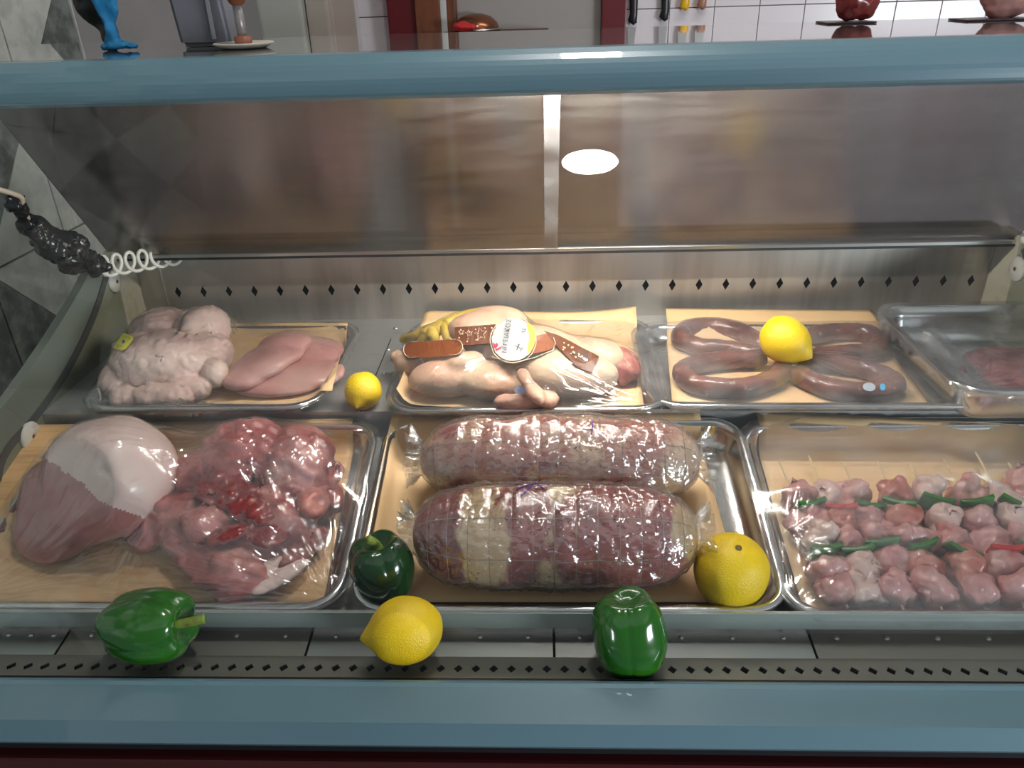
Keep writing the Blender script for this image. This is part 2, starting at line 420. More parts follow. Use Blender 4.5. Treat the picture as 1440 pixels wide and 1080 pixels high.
# riser + upper deck
rz = dback.z
prof = [(.957, rz - .01), (.957, lip2.z - .014), (.955, lip2.z - .014), (.955, lip2.z), (.958, lip2.z + .0003)]
e = DECK2.M @ Vector((0, (YB - .955) / math.cos(T2), 0))
prof += [(e.y, e.z), (e.y, e.z - .002), (.960, lip2.z - .003), (.960, rz - .01)]
cpart('upper_deck', prism_x(prof, WL, WR), STEEL_DECK, label='raised rear steel shelf with a low riser')
for u in (540, 905):
    a = PY(u, 470, 1.16); b = DECK2.I @ a
    bm = box_bm(a.x - .0008, a.x + .0008, 0, .255, 0, .0006); bmesh.ops.transform(bm, matrix=DECK2.M, verts=bm.verts)
    cpart('deck_seam', bm, BLACK)
for u, v in ((556, 462), (546, 492), (540, 525), (910, 462), (912, 497), (915, 552), (1290, 440)):
    c = DECK2.L(u, v, 0); bm = lathe([(.004, 0), (.0036, .0015), (.002, .0026), (0, .003)], 12)
    bmesh.ops.transform(bm, matrix=DECK2.M @ Matrix.Translation(c), verts=bm.verts); cpart('deck_rivet', bm, STEEL, True)
# back wall with diamond holes
ztop = PY(720, 330, YB).z; zd = PY(796, 403, YB).z
pitb = PY(1021, 398, YB).x - PY(796, 403, YB).x; pitb /= 6
xa = PY(796, 403, YB).x; x0 = xa - pitb * (int((xa - XL) / pitb) - .5) - pitb * 0
nb = int((xa - pitb / 2 - XL) / pitb); x0 = xa - pitb / 2 - nb * pitb
zb = DECK2.M @ Vector((0, (YB - .955) / math.cos(T2), 0))
xend = x0 + int((XR - x0) / pitb) * pitb
cpart('back_wall', holed_strip(x0, xend + .001, pitb, (zd - zb.z + .004, ztop - zd), .0062, .0112, Matrix.Translation((0, YB, zd)) @ Matrix.Rotation(R(90), 4, 'X')), STEEL_WALL, label='brushed steel rear wall punched with a row of diamond holes')
cpart('rear_duct', box_bm(XL, XR, YB + .012, YB + .04, zb.z - .01, ztop), VOID)  # black box gives the shade seen through the wall holes
for xq, nm in ((x0, 0), (xend, 1)):
    pass
# corner posts (cream)
bm = prism_x([(YB - .075, zb.z - .02), (YB - .062, ztop), (YB + .003, ztop), (YB + .003, zb.z - .02)], XL - .012, XL + .0035)
cpart('corner_post', bm, CREAM)
cpart('corner_post', prism_x([(YB - .075, zb.z - .02), (YB - .062, ztop), (YB + .003, ztop), (YB + .003, zb.z - .02)], XR - .0035, XR + .012), CREAM)
cpart('corner_strip', box_bm(XL, x0 + .001, YB - .002, YB + .002, zb.z - .005, ztop), STEEL_WALL)
cpart('corner_strip', box_bm(xend, XR, YB - .002, YB + .002, zb.z - .005, ztop), STEEL_WALL)

# canopy fascia
ct = PY(720, 68, 1.020); cb = PY(720, 134, 1.000)
prof = [(1.010, cb.z - .001), (1.0005, cb.z - .001), (.997, cb.z + .003)]
for k in range(9):
    t = k / 8; a = R(4 + 62 * t ** 1.6)
    prof.append((.9965 + .026 * (1 - math.cos(a)) / (1 - math.cos(R(66))) * .9, cb.z + .006 + (ct.z - cb.z - .007) * t))
prof += [(1.027, ct.z), (1.04, ct.z), (1.04, ct.z - .012), (1.013, ct.z - .020)]
cpart('canopy_fascia', prism_x(prof, BX0, BX1), PAINT, label='steel blue rounded fascia along the top')
cpart('canopy_side_cap', box_bm(BX0 - .006, BX0, .98, 1.05, cb.z, ct.z + .002, .002), PAINT)
ZT = ct.z
tb = PZ(720, 43, ZT)
TOPM = mat('smoked counter top', (.16, .17, .17), .06, 0, coat=1, bump=(6, .02))
cpart('counter_top', box_bm(BX0, BX1, 1.0385, tb.y, ZT - .010, ZT, .0015), TOPM, label='glossy dark service top behind the fascia')
# service-side leaning panels (hazy acrylic sliding doors)
pb = PX(160, 358, XL + .0); pt0 = PX(0, 195, XL + .0)
PBy, PBz = YB - .045, PY(720, 350, YB - .045).z
# direction of lean from the left slanted edge
ly, lz_ = pt0.y - pb.y, pt0.z - pb.z
PTz = ZT - .0105; PTy = 1.038
acr = bpy.data.materials.new('hazy acrylic'); acr.use_nodes = True
N = acr.node_tree.nodes; K = acr.node_tree.links; N.remove(N['Principled BSDF'])
rf = N.new('ShaderNodeBsdfRefraction'); rf.inputs['IOR'].default_value = 1.30; rf.inputs['Roughness'].default_value = .12; rf.inputs[0].default_value = (.62, .60, .61, 1)
gs = N.new('ShaderNodeBsdfGlossy'); gs.inputs['Roughness'].default_value = .24; gs.inputs[0].default_value = (.62, .58, .56, 1)
df = N.new('ShaderNodeBsdfDiffuse'); df.inputs[0].default_value = (.5, .48, .46, 1)
tc = N.new('ShaderNodeTexCoord')
mp = N.new('ShaderNodeMapping'); mp.inputs['Scale'].default_value = (2, 14, 14); K.new(tc.outputs['Object'], mp.inputs[0])
n1 = N.new('ShaderNodeTexNoise'); n1.inputs['Scale'].default_value = 5; n1.inputs['Detail'].default_value = 8; K.new(mp.outputs[0], n1.inputs['Vector'])
mr = N.new('ShaderNodeMapRange'); mr.inputs[1].default_value = .35; mr.inputs[2].default_value = .7; mr.inputs[3].default_value = .01; mr.inputs[4].default_value = .07; K.new(n1.outputs[0], mr.inputs[0])
n3 = N.new('ShaderNodeTexNoise'); n3.inputs['Scale'].default_value = 26; n3.inputs['Detail'].default_value = 9; n3.inputs['Roughness'].default_value = .75; K.new(mp.outputs[0], n3.inputs['Vector'])
mr3 = N.new('ShaderNodeMapRange'); mr3.inputs[1].default_value = .70; mr3.inputs[2].default_value = .78; mr3.inputs[3].default_value = 0; mr3.inputs[4].default_value = .5; K.new(n3.outputs[0], mr3.inputs[0])
ad = N.new('ShaderNodeMath'); ad.operation = 'ADD'; K.new(mr.outputs[0], ad.inputs[0]); K.new(mr3.outputs[0], ad.inputs[1])
m1 = N.new('ShaderNodeMixShader'); m1.inputs[0].default_value = .34; K.new(rf.outputs[0], m1.inputs[1]); K.new(gs.outputs[0], m1.inputs[2])
m2 = N.new('ShaderNodeMixShader'); K.new(ad.outputs[0], m2.inputs[0]); K.new(m1.outputs[0], m2.inputs[1]); K.new(df.outputs[0], m2.inputs[2])
K.new(m2.outputs[0], N['Material Output'].inputs[0])
def slab(x0, x1, off, th=.003):
    d = Vector((0, PTy - PBy, PTz - PBz)).normalized(); n = Vector((0, d.z, -d.y)) * -1  # towards the customer
    if n.y > 0: n = -n
    a = [(PBy + n.y * off, PBz + n.z * off), (PTy + n.y * off, PTz + n.z * off), (PTy + n.y * (off - th), PTz + n.z * (off - th)), (PBy + n.y * (off - th), PBz + n.z * (off - th))]
    return prism_x(a, x0, x1)
xs = PY(776, 250, 1.1).x
cpart('sliding_panel', slab(XL - .005, xs + .011, .0045), acr)
cpart('sliding_panel', slab(xs - .011, XR + .0, -.0005), acr)
cpart('overlap_strip', slab(xs - .0105, xs + .011, .0062, .0015), film_mat('clear strip', haze=.20, gloss=.1, rough=.2, bscale=40, bstr=.1, tint=(.93, .90, .88)))
# steel bottom rail of panels
pts = []
cpart('panel_rail', prism_x([(PBy - .008, PBz - .0035), (PBy - .008, PBz + .0015), (PBy - .0065, PBz + .003), (PBy + .004, PBz + .003), (PBy + .006, PBz - .0035)], XL - .003, XR + .001), STEEL)
cpart('panel_seal', box_bm(XL, XR, PBy - .0075, PBy + .008, PBz - .008, PBz - .0036), BLACK)
cpart('panel_bracket', prism_x([(PBy, PBz - .002), (PBy + .045, PBz - .002), (PBy + .045, PBz + .002), (PBy, PBz + .002)], XL, XR), STEEL)

# tube lamp under the canopy
lt = cpart('light_batten', box_bm(-.26, .42, 1.015, 1.032, cb.z + .018, ZT - .022, .002), mat('white batten', (.7, .7, .7), .4))
t = tube_bm([(-.13, 1.017, cb.z + .013), (.29, 1.017, cb.z + .013)], .006, 12)
sub('lamp_tube', t, emit_mat('lamp glow', (1.0, .93, .84), TUBE_STRENGTH), lt, True)

# end walls: liner below a curved seal, glass above
gpix = [(0, 640), (40, 590), (70, 550), (95, 510), (118, 465), (134, 425), (146, 385), (150, 368)]
curve = [PX(u, v, XL) for u, v in gpix]
first = curve[0]; front = Vector((XL, .60, .862)); mid = Vector((XL, .78, (front.z + first.z) / 2 - .012))
cyz = catmull([(0, front.y, front.z), (0, mid.y, mid.z)] + [(0, c.y, c.z) for c in curve], 5)
cyz = [(c.y, c.z) for c in cyz]
for side, X in (('left', XL), ('right', XR)):
    s = -1 if side == 'left' else 1
    below = [(y, z) for y, z in cyz]
    poly = below + [(YB + .01, below[-1][1]), (YB + .01, .80), (.60, .80)]
    cpart('end_liner', prism_x(poly, X, X + s * .018), LINER)
    # seal following the curve
    outer = [(y, z) for y, z in cyz]; inner = []
    for i, (y, z) in enumerate(outer):
        a = outer[max(i - 1, 0)]; b = outer[min(i + 1, len(outer) - 1)]; d = Vector((b[0] - a[0], b[1] - a[1])).normalized()
        inner.append((y + d[1] * .012, z - d[0] * .012))
    bm = prism_x(outer + inner[::-1], X - s * .0022, X)
    cpart('curved_seal', bm, GASKET)
    # a paler rim of liner just above the seal
    up = []
    for i, (y, z) in enumerate(outer):
        a = outer[max(i - 1, 0)]; b = outer[min(i + 1, len(outer) - 1)]; d = Vector((b[0] - a[0], b[1] - a[1])).normalized()
        k = .020 + .034 * math.sin(math.pi * min(1, i / (len(outer) - 1) * 1.0))
        up.append((y - d[1] * k, z + d[0] * k))
    cpart('liner_rim', prism_x(up + outer[::-1], X, X + s * .014), mat('liner rim', (.15, .17, .14), .4))
# front glass: an arc from the channel up to the fascia
A = Vector((.565, b1.z - .010)); B = Vector((.994, cb.z + .006))
t0, t1 = R(72), R(35)
ch_ = B - A; L_ = ch_.length; th = (t0 - t1); rad = L_ / (2 * math.sin(th / 2))
base = math.atan2(ch_.y, ch_.x)
arc = []
for k in range(33):
    a = base + th / 2 - th * k / 32
    if k == 0: cy, cz = A.x, A.y; arc.append((cy, cz)); prev = a; continue
    am = (a + prev) / 2; ds = rad * th / 32
    cy += ds * math.cos(am); cz += ds * math.sin(am); arc.append((cy, cz)); prev = a
def open_strip(pts, x0, x1):
    n = len(pts); me = mesh_from([(x0, y, z) for y, z in pts] + [(x1, y, z) for y, z in pts], [(i, i + 1, n + i + 1, n + i) for i in range(n - 1)]); return me
fg = cpart('front_glass', open_strip(arc, WL, WR), GLASS, True, label='curved clear front glass')
# side glasses
for X in (WL, WR):
    poly = [(y, z) for y, z in arc] + [(1.2, ZT - .012), (1.2, .95)] + [(y, z - .004) for y, z in cyz[::-1] if y < 1.19]
    me = mesh_from([(X, y, z) for y, z in poly], [tuple(range(len(poly)))]); cpart('side_glass', me, SIDEGLASS)
# round caps
def cap(u, v, X, s, r=.021):
    c = PX(u, v, X); bm = lathe([(0, .0), (r, 0), (r, .0022), (r * .9, .0048), (r * .3, .0058), (.0026, .006), (.0024, .003), (0, .003)], 32)
    bmesh.ops.transform(bm, matrix=Matrix.Translation((c.x, c.y, c.z)) @ Matrix.Rotation(R(90 if s > 0 else -90), 4, 'Y'), verts=bm.verts)
    o = cpart('round_cap', bm, WHITECAP, True)
    bm = lathe([(0, 0), (.0032, 0), (.0032, .0008), (0, .0008)], 12)
    bmesh.ops.transform(bm, matrix=Matrix.Translation((c.x + s * .0058, c.y, c.z)) @ Matrix.Rotation(R(90 if s > 0 else -90), 4, 'Y'), verts=bm.verts)
    sub('screw_hole', bm, mat('rusty screw', (.10, .05, .02), .7), o)
cap(160, 396, XL, 1, .019); cap(42, 614, XL, 1, .022); cap(1432, 378, XR, -1, .021)

# ceiling downlight whose mirror image shows in the glass
hit = None
d = ray(830, 224).normalized()
for i in range(32):
    y0, z0 = arc[i]; y1, z1 = arc[i + 1]
    # intersection of ray with the segment in the yz plane
    n = Vector((0, -(z1 - z0), (y1 - y0))).normalized()
    tt = (Vector((0, y0, z0)) - CAM).dot(n) / d.dot(n); P = CAM + d * tt
    if min(z0, z1) <= P.z <= max(z0, z1): hit = (P, n); break
P, n = hit; rd = d - 2 * d.dot(n) * n
LZ = 2.8; q = P + rd * ((LZ - .02 - P.z) / rd.z)
print('glass hit', P, 'lamp', q)
dl = empty('ceiling_downlight', 'round white recessed ceiling downlight above the display case', 'ceiling light', Matrix.Translation((q.x, q.y, LZ)))
rr = .085
obj('trim_ring', lathe([(rr, -.001), (rr + .02, -.001), (rr + .018, -.010), (rr, -.012)], 40), mat('white ring', (.7, .7, .7), .4), dl, smooth=True)
bm = lathe([(0, -.008), (rr - .001, -.008), (rr - .001, -.003), (0, -.003)], 40)
obj('diffuser', bm, emit_mat('downlight glow', (1, .97, .93), SPOT_STRENGTH), dl)

# ------------------------------------------------------------------ trays
def rrect(hx, hy, r, n=8):
    pts = []
    for cx, cy, a0 in ((hx - r, hy - r, 0), (-hx + r, hy - r, 90), (-hx + r, -hy + r, 180), (hx - r, -hy + r, 270)):
        for k in range(n + 1):
            a = R(a0 + 90 * k / n); pts.append((cx + r * math.cos(a), cy + r * math.sin(a)))
    return pts
def rings_mesh(rings, fill=True):
    vs = []; fs = []; n = len(rings[0])
    for r_ in rings: vs += r_
    for i in range(len(rings) - 1):
        for k in range(n): fs.append((i * n + k, i * n + (k + 1) % n, (i + 1) * n + (k + 1) % n, (i + 1) * n + k))
    if fill: fs.append(tuple(range((len(rings) - 1) * n, len(rings) * n)))
    return mesh_from(vs, fs)

class Tray:
    """frame: local z=0 is the rim plane; floor at -depth"""
    def __init__(s, M, hx, hy, depth, rad=.045):
        s.F = Frame(M); s.hx, s.hy, s.depth, s.rad = hx, hy, depth, rad
    def sd(s, x, y):
        r = s.rad; qx = abs(x) - (s.hx - r); qy = abs(y) - (s.hy - r)
        return -(min(max(qx, qy), 0) + math.hypot(max(qx, 0), max(qy, 0)) - r)   # distance inside the outer edge
    def inner(s, x, y):
        d = s.sd(x, y)
        if d < .010: return .0006
        t = min(1, (d - .010) / .022)
        return -s.depth * (1 - (1 - t) ** 2) ** .8 if t < 1 else -s.depth

def make_tray(rimframe, pfl, pbr, depth, label, rad=.045, rot=0):
    a = rimframe.L(*pfl); b = rimframe.L(*pbr)
    cx, cy = (a.x + b.x) / 2, (a.y + b.y) / 2; hx, hy = abs(b.x - a.x) / 2, abs(b.y - a.y) / 2
    M = rimframe.M @ Matrix.Translation((cx, cy, 0)) @ Matrix.Rotation(R(rot), 4, 'Z')
    T = Tray(M, hx, hy, depth, rad)
    rings = []
    for ins, z in [(.0008, -.005), (0, -.0035), (.0003, -.001), (.002, .0005), (.006, .001), (.0095, .0)]:
        rings.append([(x, y, z) for x, y in rrect(hx - ins, hy - ins, rad - ins)])
    for k in range(1, 9):
        t = k / 8; ins = .0095 + .022 * t; z = -depth * (1 - (1 - t) ** 2) ** .8
        rings.append([(x, y, z) for x, y in rrect(hx - ins, hy - ins, max(rad - ins, .014))])
    for ins, z in [(.040, -depth), (.055, -depth + .0008), (.06, -depth + .0008)]:
        rings.append([(x, y, z) for x, y in rrect(hx - ins, hy - ins, .02)])
    me = rings_mesh(rings)
    o = bpy.data.objects.new('tray', me); COL.objects.link(o); me.materials.append(TRAY)
    for p_ in me.polygons: p_.use_smooth = True
    mod(o, 'SOLIDIFY', thickness=.0009, offset=-1)
    o.matrix_world = M @ Matrix.Translation((0, 0, -depth)); me.transform(Matrix.Translation((0, 0, depth)))
    props(o, label, 'tray', 'steel trays on the case shelves'); T.obj = o
    return T

def paper(T, pts, label, mt=PAPER, lift=.0012, nx=40, ny=30, curl=()):
    """pts: four tray-local (x,y) corners fl, fr, br, bl"""
    vs = []; fs = []
    P = [Vector(q) for q in pts]
    for j in range(ny + 1):
        for i in range(nx + 1):
            s_, t_ = i / nx, j / ny
            q = P[0] * (1 - s_) * (1 - t_) + P[1] * s_ * (1 - t_) + P[2] * s_ * t_ + P[3] * (1 - s_) * t_
            z = max(T.inner(q.x, q.y) + lift, -T.depth + lift)
            z += .0006 * noise.noise(Vector((q.x * 18, q.y * 18, 3))) + .0004
            for cs, ct_, h, r_ in curl:
                dd = math.hypot(s_ - cs, t_ - ct_); z += h * max(0, 1 - dd / r_) ** 2
            vs.append((q.x, q.y, z))
    for j in range(ny):
        for i in range(nx):
            a = j * (nx + 1) + i; fs.append((a, a + 1, a + nx + 2, a + nx + 1))
    me = mesh_from(vs, fs); o = obj('paper_sheet', me, mt, smooth=True); mod(o, 'SOLIDIFY', thickness=.0003, offset=1)
    o.matrix_world = T.F.M; return props(o, label, 'paper', 'butcher papers lining the trays')

def content(name, me, mt, T, label, cat, group=None, parent=None):
    """a mesh in tray-local coordinates becomes a thing with its origin at its base"""
    if isinstance(me, bmesh.types.BMesh):
        bm = me; me = bpy.data.meshes.new(name); bm.to_mesh(me); bm.free()
    co = [v.co for v in me.vertices]
    c = Vector((sum(v.x for v in co) / len(co), sum(v.y for v in co) / len(co), min(v.z for v in co)))
    me.transform(Matrix.Translation(-c))
    o = obj(name, me, mt, smooth=True); o.matrix_world = T.F.M @ Matrix.Translation(c)
    props(o, label, cat, group); return o

def child_local(name, me, mt, T, par, smooth=True):
    """tray-local mesh as a part of par"""
    o = obj(name, me, mt, smooth=smooth); upd(); o.parent = par
    o.matrix_parent_inverse = par.matrix_world.inverted(); o.matrix_basis = T.F.M.copy(); return o

def upd(): bpy.context.view_layer.update()

def drape(T, objs, label, mt, res=(150, 100), ext=.006, iters=500, clear=.0025, focus=None, wr=1.0, seed=0, box=None, floor=None, down=.008, xmax=None):
    """membrane pulled over the tray rim and whatever lies in it"""
    upd()
    verts = []; polys = []
    for o in objs:
        me = o.data; Mx = T.F.I @ o.matrix_world; off = len(verts)
        verts += [Mx @ v.co for v in me.vertices]; polys += [[off + i for i in p_.vertices] for p_ in me.polygons]
    bvh = BVHTree.FromPolygons(verts, polys) if verts else None
    nx, ny = res
    hx, hy = T.hx + ext, T.hy + ext
    # superellipse-ish grid: square grid mapped inside the rounded outline
    S = np.linspace(-1, 1, nx + 1); U = np.linspace(-1, 1, ny + 1)
    X = np.zeros((ny + 1, nx + 1)); Y = np.zeros_like(X)
    rad_ = T.rad + ext
    for j, t_ in enumerate(U):
        for i, s_ in enumerate(S):
            x, y = s_ * hx, t_ * hy
            # pull corners inward along the diagonal
            ex, ey = abs(x) - (hx - rad_), abs(y) - (hy - rad_)
            if ex > 0 and ey > 0:
                m_ = max(ex, ey); l_ = math.hypot(ex, ey); k = m_ / l_
                x = math.copysign(hx - rad_ + ex * k, x); y = math.copysign(hy - rad_ + ey * k, y)
            X[j, i] = x; Y[j, i] = y
    Ob = np.full_like(X, -1.0)
    for j in range(ny + 1):
        for i in range(nx + 1):
            x, y = X[j, i], Y[j, i]
            if T.sd(x, y) < .012: Ob[j, i] = .0016
            if bvh:
                h = bvh.ray_cast(Vector((x, y, .5)), Vector((0, 0, -1)))
                if h[0] is not None: Ob[j, i] = max(Ob[j, i], h[0].z + clear)
    H = np.maximum(Ob, .0016)
    edge = np.zeros_like(H, bool); edge[0] = edge[-1] = True; edge[:, 0] = edge[:, -1] = True
    H[edge] = .0016
    for _ in range(iters):
        A = H.copy()
        A[1:-1, 1:-1] = .25 * (H[:-2, 1:-1] + H[2:, 1:-1] + H[1:-1, :-2] + H[1:-1, 2:])
        A = np.maximum(A, Ob); A[edge] = .0016; H = A
    Hs = H.copy()
    for _ in range(3): Hs[1:-1, 1:-1] = .2 * (Hs[1:-1, 1:-1] + Hs[:-2, 1:-1] + Hs[2:, 1:-1] + Hs[1:-1, :-2] + Hs[1:-1, 2:])
    Hs = np.maximum(Hs, Ob - .001)
    # finer grid for the folds
    fx_, fy_ = max(nx, int(T.hx * 2 / .0014)), max(ny, int(T.hy * 2 / .0014))
    def resamp(A):
        a = np.linspace(0, A.shape[1] - 1, fx_ + 1); b = np.linspace(0, A.shape[0] - 1, fy_ + 1)
        A1 = np.array([np.interp(a, np.arange(A.shape[1]), r) for r in A])
        return np.array([np.interp(b, np.arange(A.shape[0]), c) for c in A1.T]).T
    X, Y, Hs = resamp(X), resamp(Y), resamp(Hs)
    nx, ny = fx_, fy_
    r2 = np.random.RandomState(seed + 11)
    W = np.zeros_like(Hs)
    for (fx, fy, reach, amp) in (focus or []):
        dx, dy = X - fx, Y - fy; D_ = np.hypot(dx, dy) + 1e-5
        inward = math.atan2(-fy, -fx) if math.hypot(fx, fy) > .08 else None
        for k in range(int(34 * wr)):
            a = (inward + r2.normal(0, .55)) if inward is not None else r2.uniform(-math.pi, math.pi)
            al = dx * math.cos(a) + dy * math.sin(a); pe = -dx * math.sin(a) + dy * math.cos(a)
            pe = pe + r2.uniform(-.9, .9) * al * al + r2.normal(0, .006) + .0012 * np.sin(al * r2.uniform(40, 120) + r2.uniform(0, 6))
            s0 = r2.uniform(.0, .35) * reach; s1 = s0 + r2.uniform(.25, .75) * reach
            wd = r2.uniform(.0012, .0026) * (1 + al / reach * .8); hgt = r2.uniform(.4, 1.0) * amp * .95
            W = np.maximum(W, hgt * np.exp(-(pe / wd) ** 2) * np.clip((al - s0) / .012, 0, 1) * np.clip((s1 - al) / .03, 0, 1))
    ed = np.minimum(np.minimum(X + hx, hx - X), np.minimum(Y + hy, hy - Y))
    Hs += W + .0005 * np.sin(X * 90 + 3 * np.sin(Y * 37)) * np.sin(Y * 70 + 2 * np.sin(X * 31)) * np.clip(ed / .03, 0, 1)
    n_ = nx + 1
    V = np.stack([X, Y, Hs], -1).reshape(-1, 3)
    loop = [(0, i) for i in range(nx)] + [(j, nx) for j in range(ny)] + [(ny, i) for i in range(nx, 0, -1)] + [(j, 0) for j in range(ny, 0, -1)]
    base_ = len(V); k = np.arange(len(loop)); ids = np.array([j * n_ + i for j, i in loop])
    wv = 1 + .5 * np.sin(k * .3) * np.sin(k * .077)
    sk = np.stack([V[ids, 0] * .994, V[ids, 1] * .994, -down * wv], -1)
    V = np.vstack([V, sk])
    jj, ii = np.meshgrid(np.arange(ny), np.arange(nx), indexing='ij'); a = (jj * n_ + ii).ravel()
    Fq = np.stack([a, a + 1, a + n_ + 1, a + n_], -1)
    Fs = np.stack([ids, base_ + k, base_ + np.roll(k, -1), np.roll(ids, -1)], -1)
    Fq = np.vstack([Fq, Fs]).astype(np.int32)
    me = bpy.data.meshes.new('film'); me.vertices.add(len(V)); me.vertices.foreach_set('co', V.ravel().astype(np.float32))
    me.loops.add(Fq.size); me.loops.foreach_set('vertex_index', Fq.ravel())
    me.polygons.add(len(Fq)); me.polygons.foreach_set('loop_start', np.arange(0, Fq.size, 4, dtype=np.int32))
    me.polygons.foreach_set('use_smooth', np.ones(len(Fq), bool)); me.update(calc_edges=True)
    o = obj('cling_film', me, mt); o.matrix_world = T.F.M
    return props(o, label, 'cling film', 'cling films stretched over the trays')
UP1 = RIM1
RIM2 = Frame(DECK2.M @ Matrix.Translation((0, 0, .024)))
RIM4 = Frame(DECK2.M @ Matrix.Translation((0, 0, .060)))
tA = make_tray(RIM2, (105, 575), (508, 455), .0225, 'shallow steel tray under the whole chicken and pale fillets', .05)
tB = make_tray(RIM2, (540, 578), (905, 448), .0225, 'shallow steel tray under the plucked bird with yellow feet', .05)
tC = make_tray(RIM2, (918, 573), (1300, 452), .0225, 'shallow steel tray under the four dark sausages', .05, rot=-1)
tD = make_tray(RIM4, (1352, 552), (1590, 424), .055, 'deep steel pan of dark minced meat against the case end', .05)
tE = make_tray(RIM1, (-88, 856), (536, 592), .032, 'wide steel tray under the big pork cuts', .045)
tF = make_tray(RIM1, (486, 860), (1041, 586), .032, 'open bright steel tray holding the two rolled roasts', .045)
tG = make_tray(RIM1, (1110, 868), (1625, 590), .032, 'steel tray under the raw pork skewers', .045)
# ------------------------------------------------------------------ fuse with flat cuts, split into parts
def cut_me(me, cuts):
    """press everything beyond each plane back onto it, mark those faces material 1"""
    hit = set()
    for (pt, n) in cuts:
        pt = Vector(pt); n = Vector(n).normalized()
        for v in me.vertices:
            dd = (v.co - pt).dot(n)
            if dd > 0: v.co -= n * dd * .97 * min(1, .35 + dd / .02); hit.add(v.index)
    for p_ in me.polygons:
        if all(i in hit for i in p_.vertices): p_.material_index = 1
    return me
def split_me(me, k):
    bm = bmesh.new(); bm.from_mesh(me)
    bmesh.ops.delete(bm, geom=[f for f in bm.faces if f.material_index != k], context='FACES')
    for f in bm.faces: f.material_index = 0; f.smooth = True
    m2 = bpy.data.meshes.new('s'); bm.to_mesh(m2); bm.free(); return m2

def bvh_of(o):
    upd(); me = o.data; Mx = o.matrix_world
    return BVHTree.FromPolygons([Mx @ v.co for v in me.vertices], [list(p_.vertices) for p_ in me.polygons])
def hit_px(bvh, u, v, off=.0008):
    d = ray(u, v).normalized(); h = bvh.ray_cast(CAM, d)
    if h[0] is None: return None
    n = h[1] if h[1].dot(d) < 0 else -h[1]
    return h[0] + n * off
def patch(bvh, pts, off=.0008, cuts=3):
    """outline laid on a surface"""
    bm = bmesh.new(); vs = [bm.verts.new((x, y, 0)) for x, y in pts]; bm.faces.new(vs)
    bmesh.ops.triangulate(bm, faces=bm.faces)
    for _ in range(cuts): bmesh.ops.subdivide_edges(bm, edges=[e for e in bm.edges if e.calc_length() > 4], cuts=1)
    bmesh.ops.triangulate(bm, faces=bm.faces)
    return lay(bvh, bm, off)
def lay(bvh, bm, off):
    bad = []
    for v in bm.verts:
        q = hit_px(bvh, v.co.x, v.co.y, off)
        if q is None: bad.append(v)
        else: v.co = q
    if bad: bmesh.ops.delete(bm, geom=bad, context='VERTS')
    return bm
def disc_pts(cx, cy, rx, ry, rot=0, n=28):
    c, s_ = math.cos(R(rot)), math.sin(R(rot)); out = []
    for k in range(n):
        a = 2 * math.pi * k / n; x, y = rx * math.cos(a), ry * math.sin(a); out.append((cx + x * c - y * s_, cy + x * s_ + y * c))
    return out
def text_bm(body, cx, cy, size, rot):
    c = bpy.data.curves.new('t', 'FONT'); c.body = body; c.align_x = 'CENTER'; c.align_y = 'CENTER'; c.resolution_u = 3
    o = bpy.data.objects.new('t', c); COL.objects.link(o)
    me = bpy.data.meshes.new_from_object(o.evaluated_get(bpy.context.evaluated_depsgraph_get())); bpy.data.objects.remove(o)
    bm = bmesh.new(); bm.from_mesh(me); a = R(rot)
    for v in bm.verts:
        x, y = v.co.x * size, -v.co.y * size
        v.co = (cx + x * math.cos(a) - y * math.sin(a), cy + x * math.sin(a) + y * math.cos(a), 0)
    return bm
def wpart(name, me, mt, par, smooth=True, label=None):
    o = obj(name, me, mt, smooth=smooth); o.parent = par; upd(); o.matrix_parent_inverse = par.matrix_world.inverted()
    if label: o['label'] = label
    return o
def base_of(T, pts):
    c = sum((Vector(p_) for p_ in pts), Vector()) / len(pts); return T.F.M @ Matrix.Translation((c.x, c.y, -T.depth + .001))

# materials of meat
PORK = mat('raw pork', (.43, .105, .095), .32, mix=[((.54, .20, .175), 12, .42, .62, 5), ((.26, .035, .035), 15, .52, .64, 6), ((.68, .42, .37), 22, .60, .72, 6)], bump=(45, .35), coat=.3)
PORK_CUT = mat('cut face of pork', (.40, .105, .095), .34, mix=[((.55, .22, .19), 7, .42, .66, 4, (1, 2.5, 1)), ((.33, .07, .06), 10, .56, .72, 5)], bump=(30, .3), coat=.3)
FAT = mat('pork skin and fat', (.80, .56, .50), .38, mix=[((.84, .63, .56), 8, .4, .65), ((.74, .30, .28), 12, .66, .78, 4)], bump=(25, .15), coat=.2)
RED = mat('dark red lean meat', (.24, .020, .020), .28, mix=[((.36, .05, .045), 30, .45, .6), ((.5, .2, .17), 35, .58, .72)], bump=(60, .5), coat=.4)
CHICKEN = mat('raw chicken skin', (.74, .50, .44), .42, mix=[((.80, .60, .50), 9, .42, .66), ((.62, .33, .30), 14, .60, .76, 4)], bump=(130, .35), coat=.2)
FILLET = mat('pink fillet', (.60, .27, .24), .32, mix=[((.68, .38, .33), 10, .42, .66), ((.48, .15, .13), 15, .58, .74)], bump=(60, .25), coat=.3)
BIRD = mat('plucked bird skin', (.70, .42, .29), .40, mix=[((.80, .60, .40), 9, .42, .66), ((.62, .32, .22), 12, .58, .74)], bump=(150, .4), coat=.2)
YELLOW = mat('yellow bird foot', (.72, .50, .06), .45, mix=[((.55, .34, .05), 24, .5, .7)], bump=(180, .5))
COMB = mat('red bird head', (.40, .09, .07), .5, mix=[((.55, .24, .18), 45, .45, .62), ((.30, .04, .03), 30, .55, .7)], bump=(120, .6))
BEAK = mat('ivory beak', (.75, .62, .36), .4)
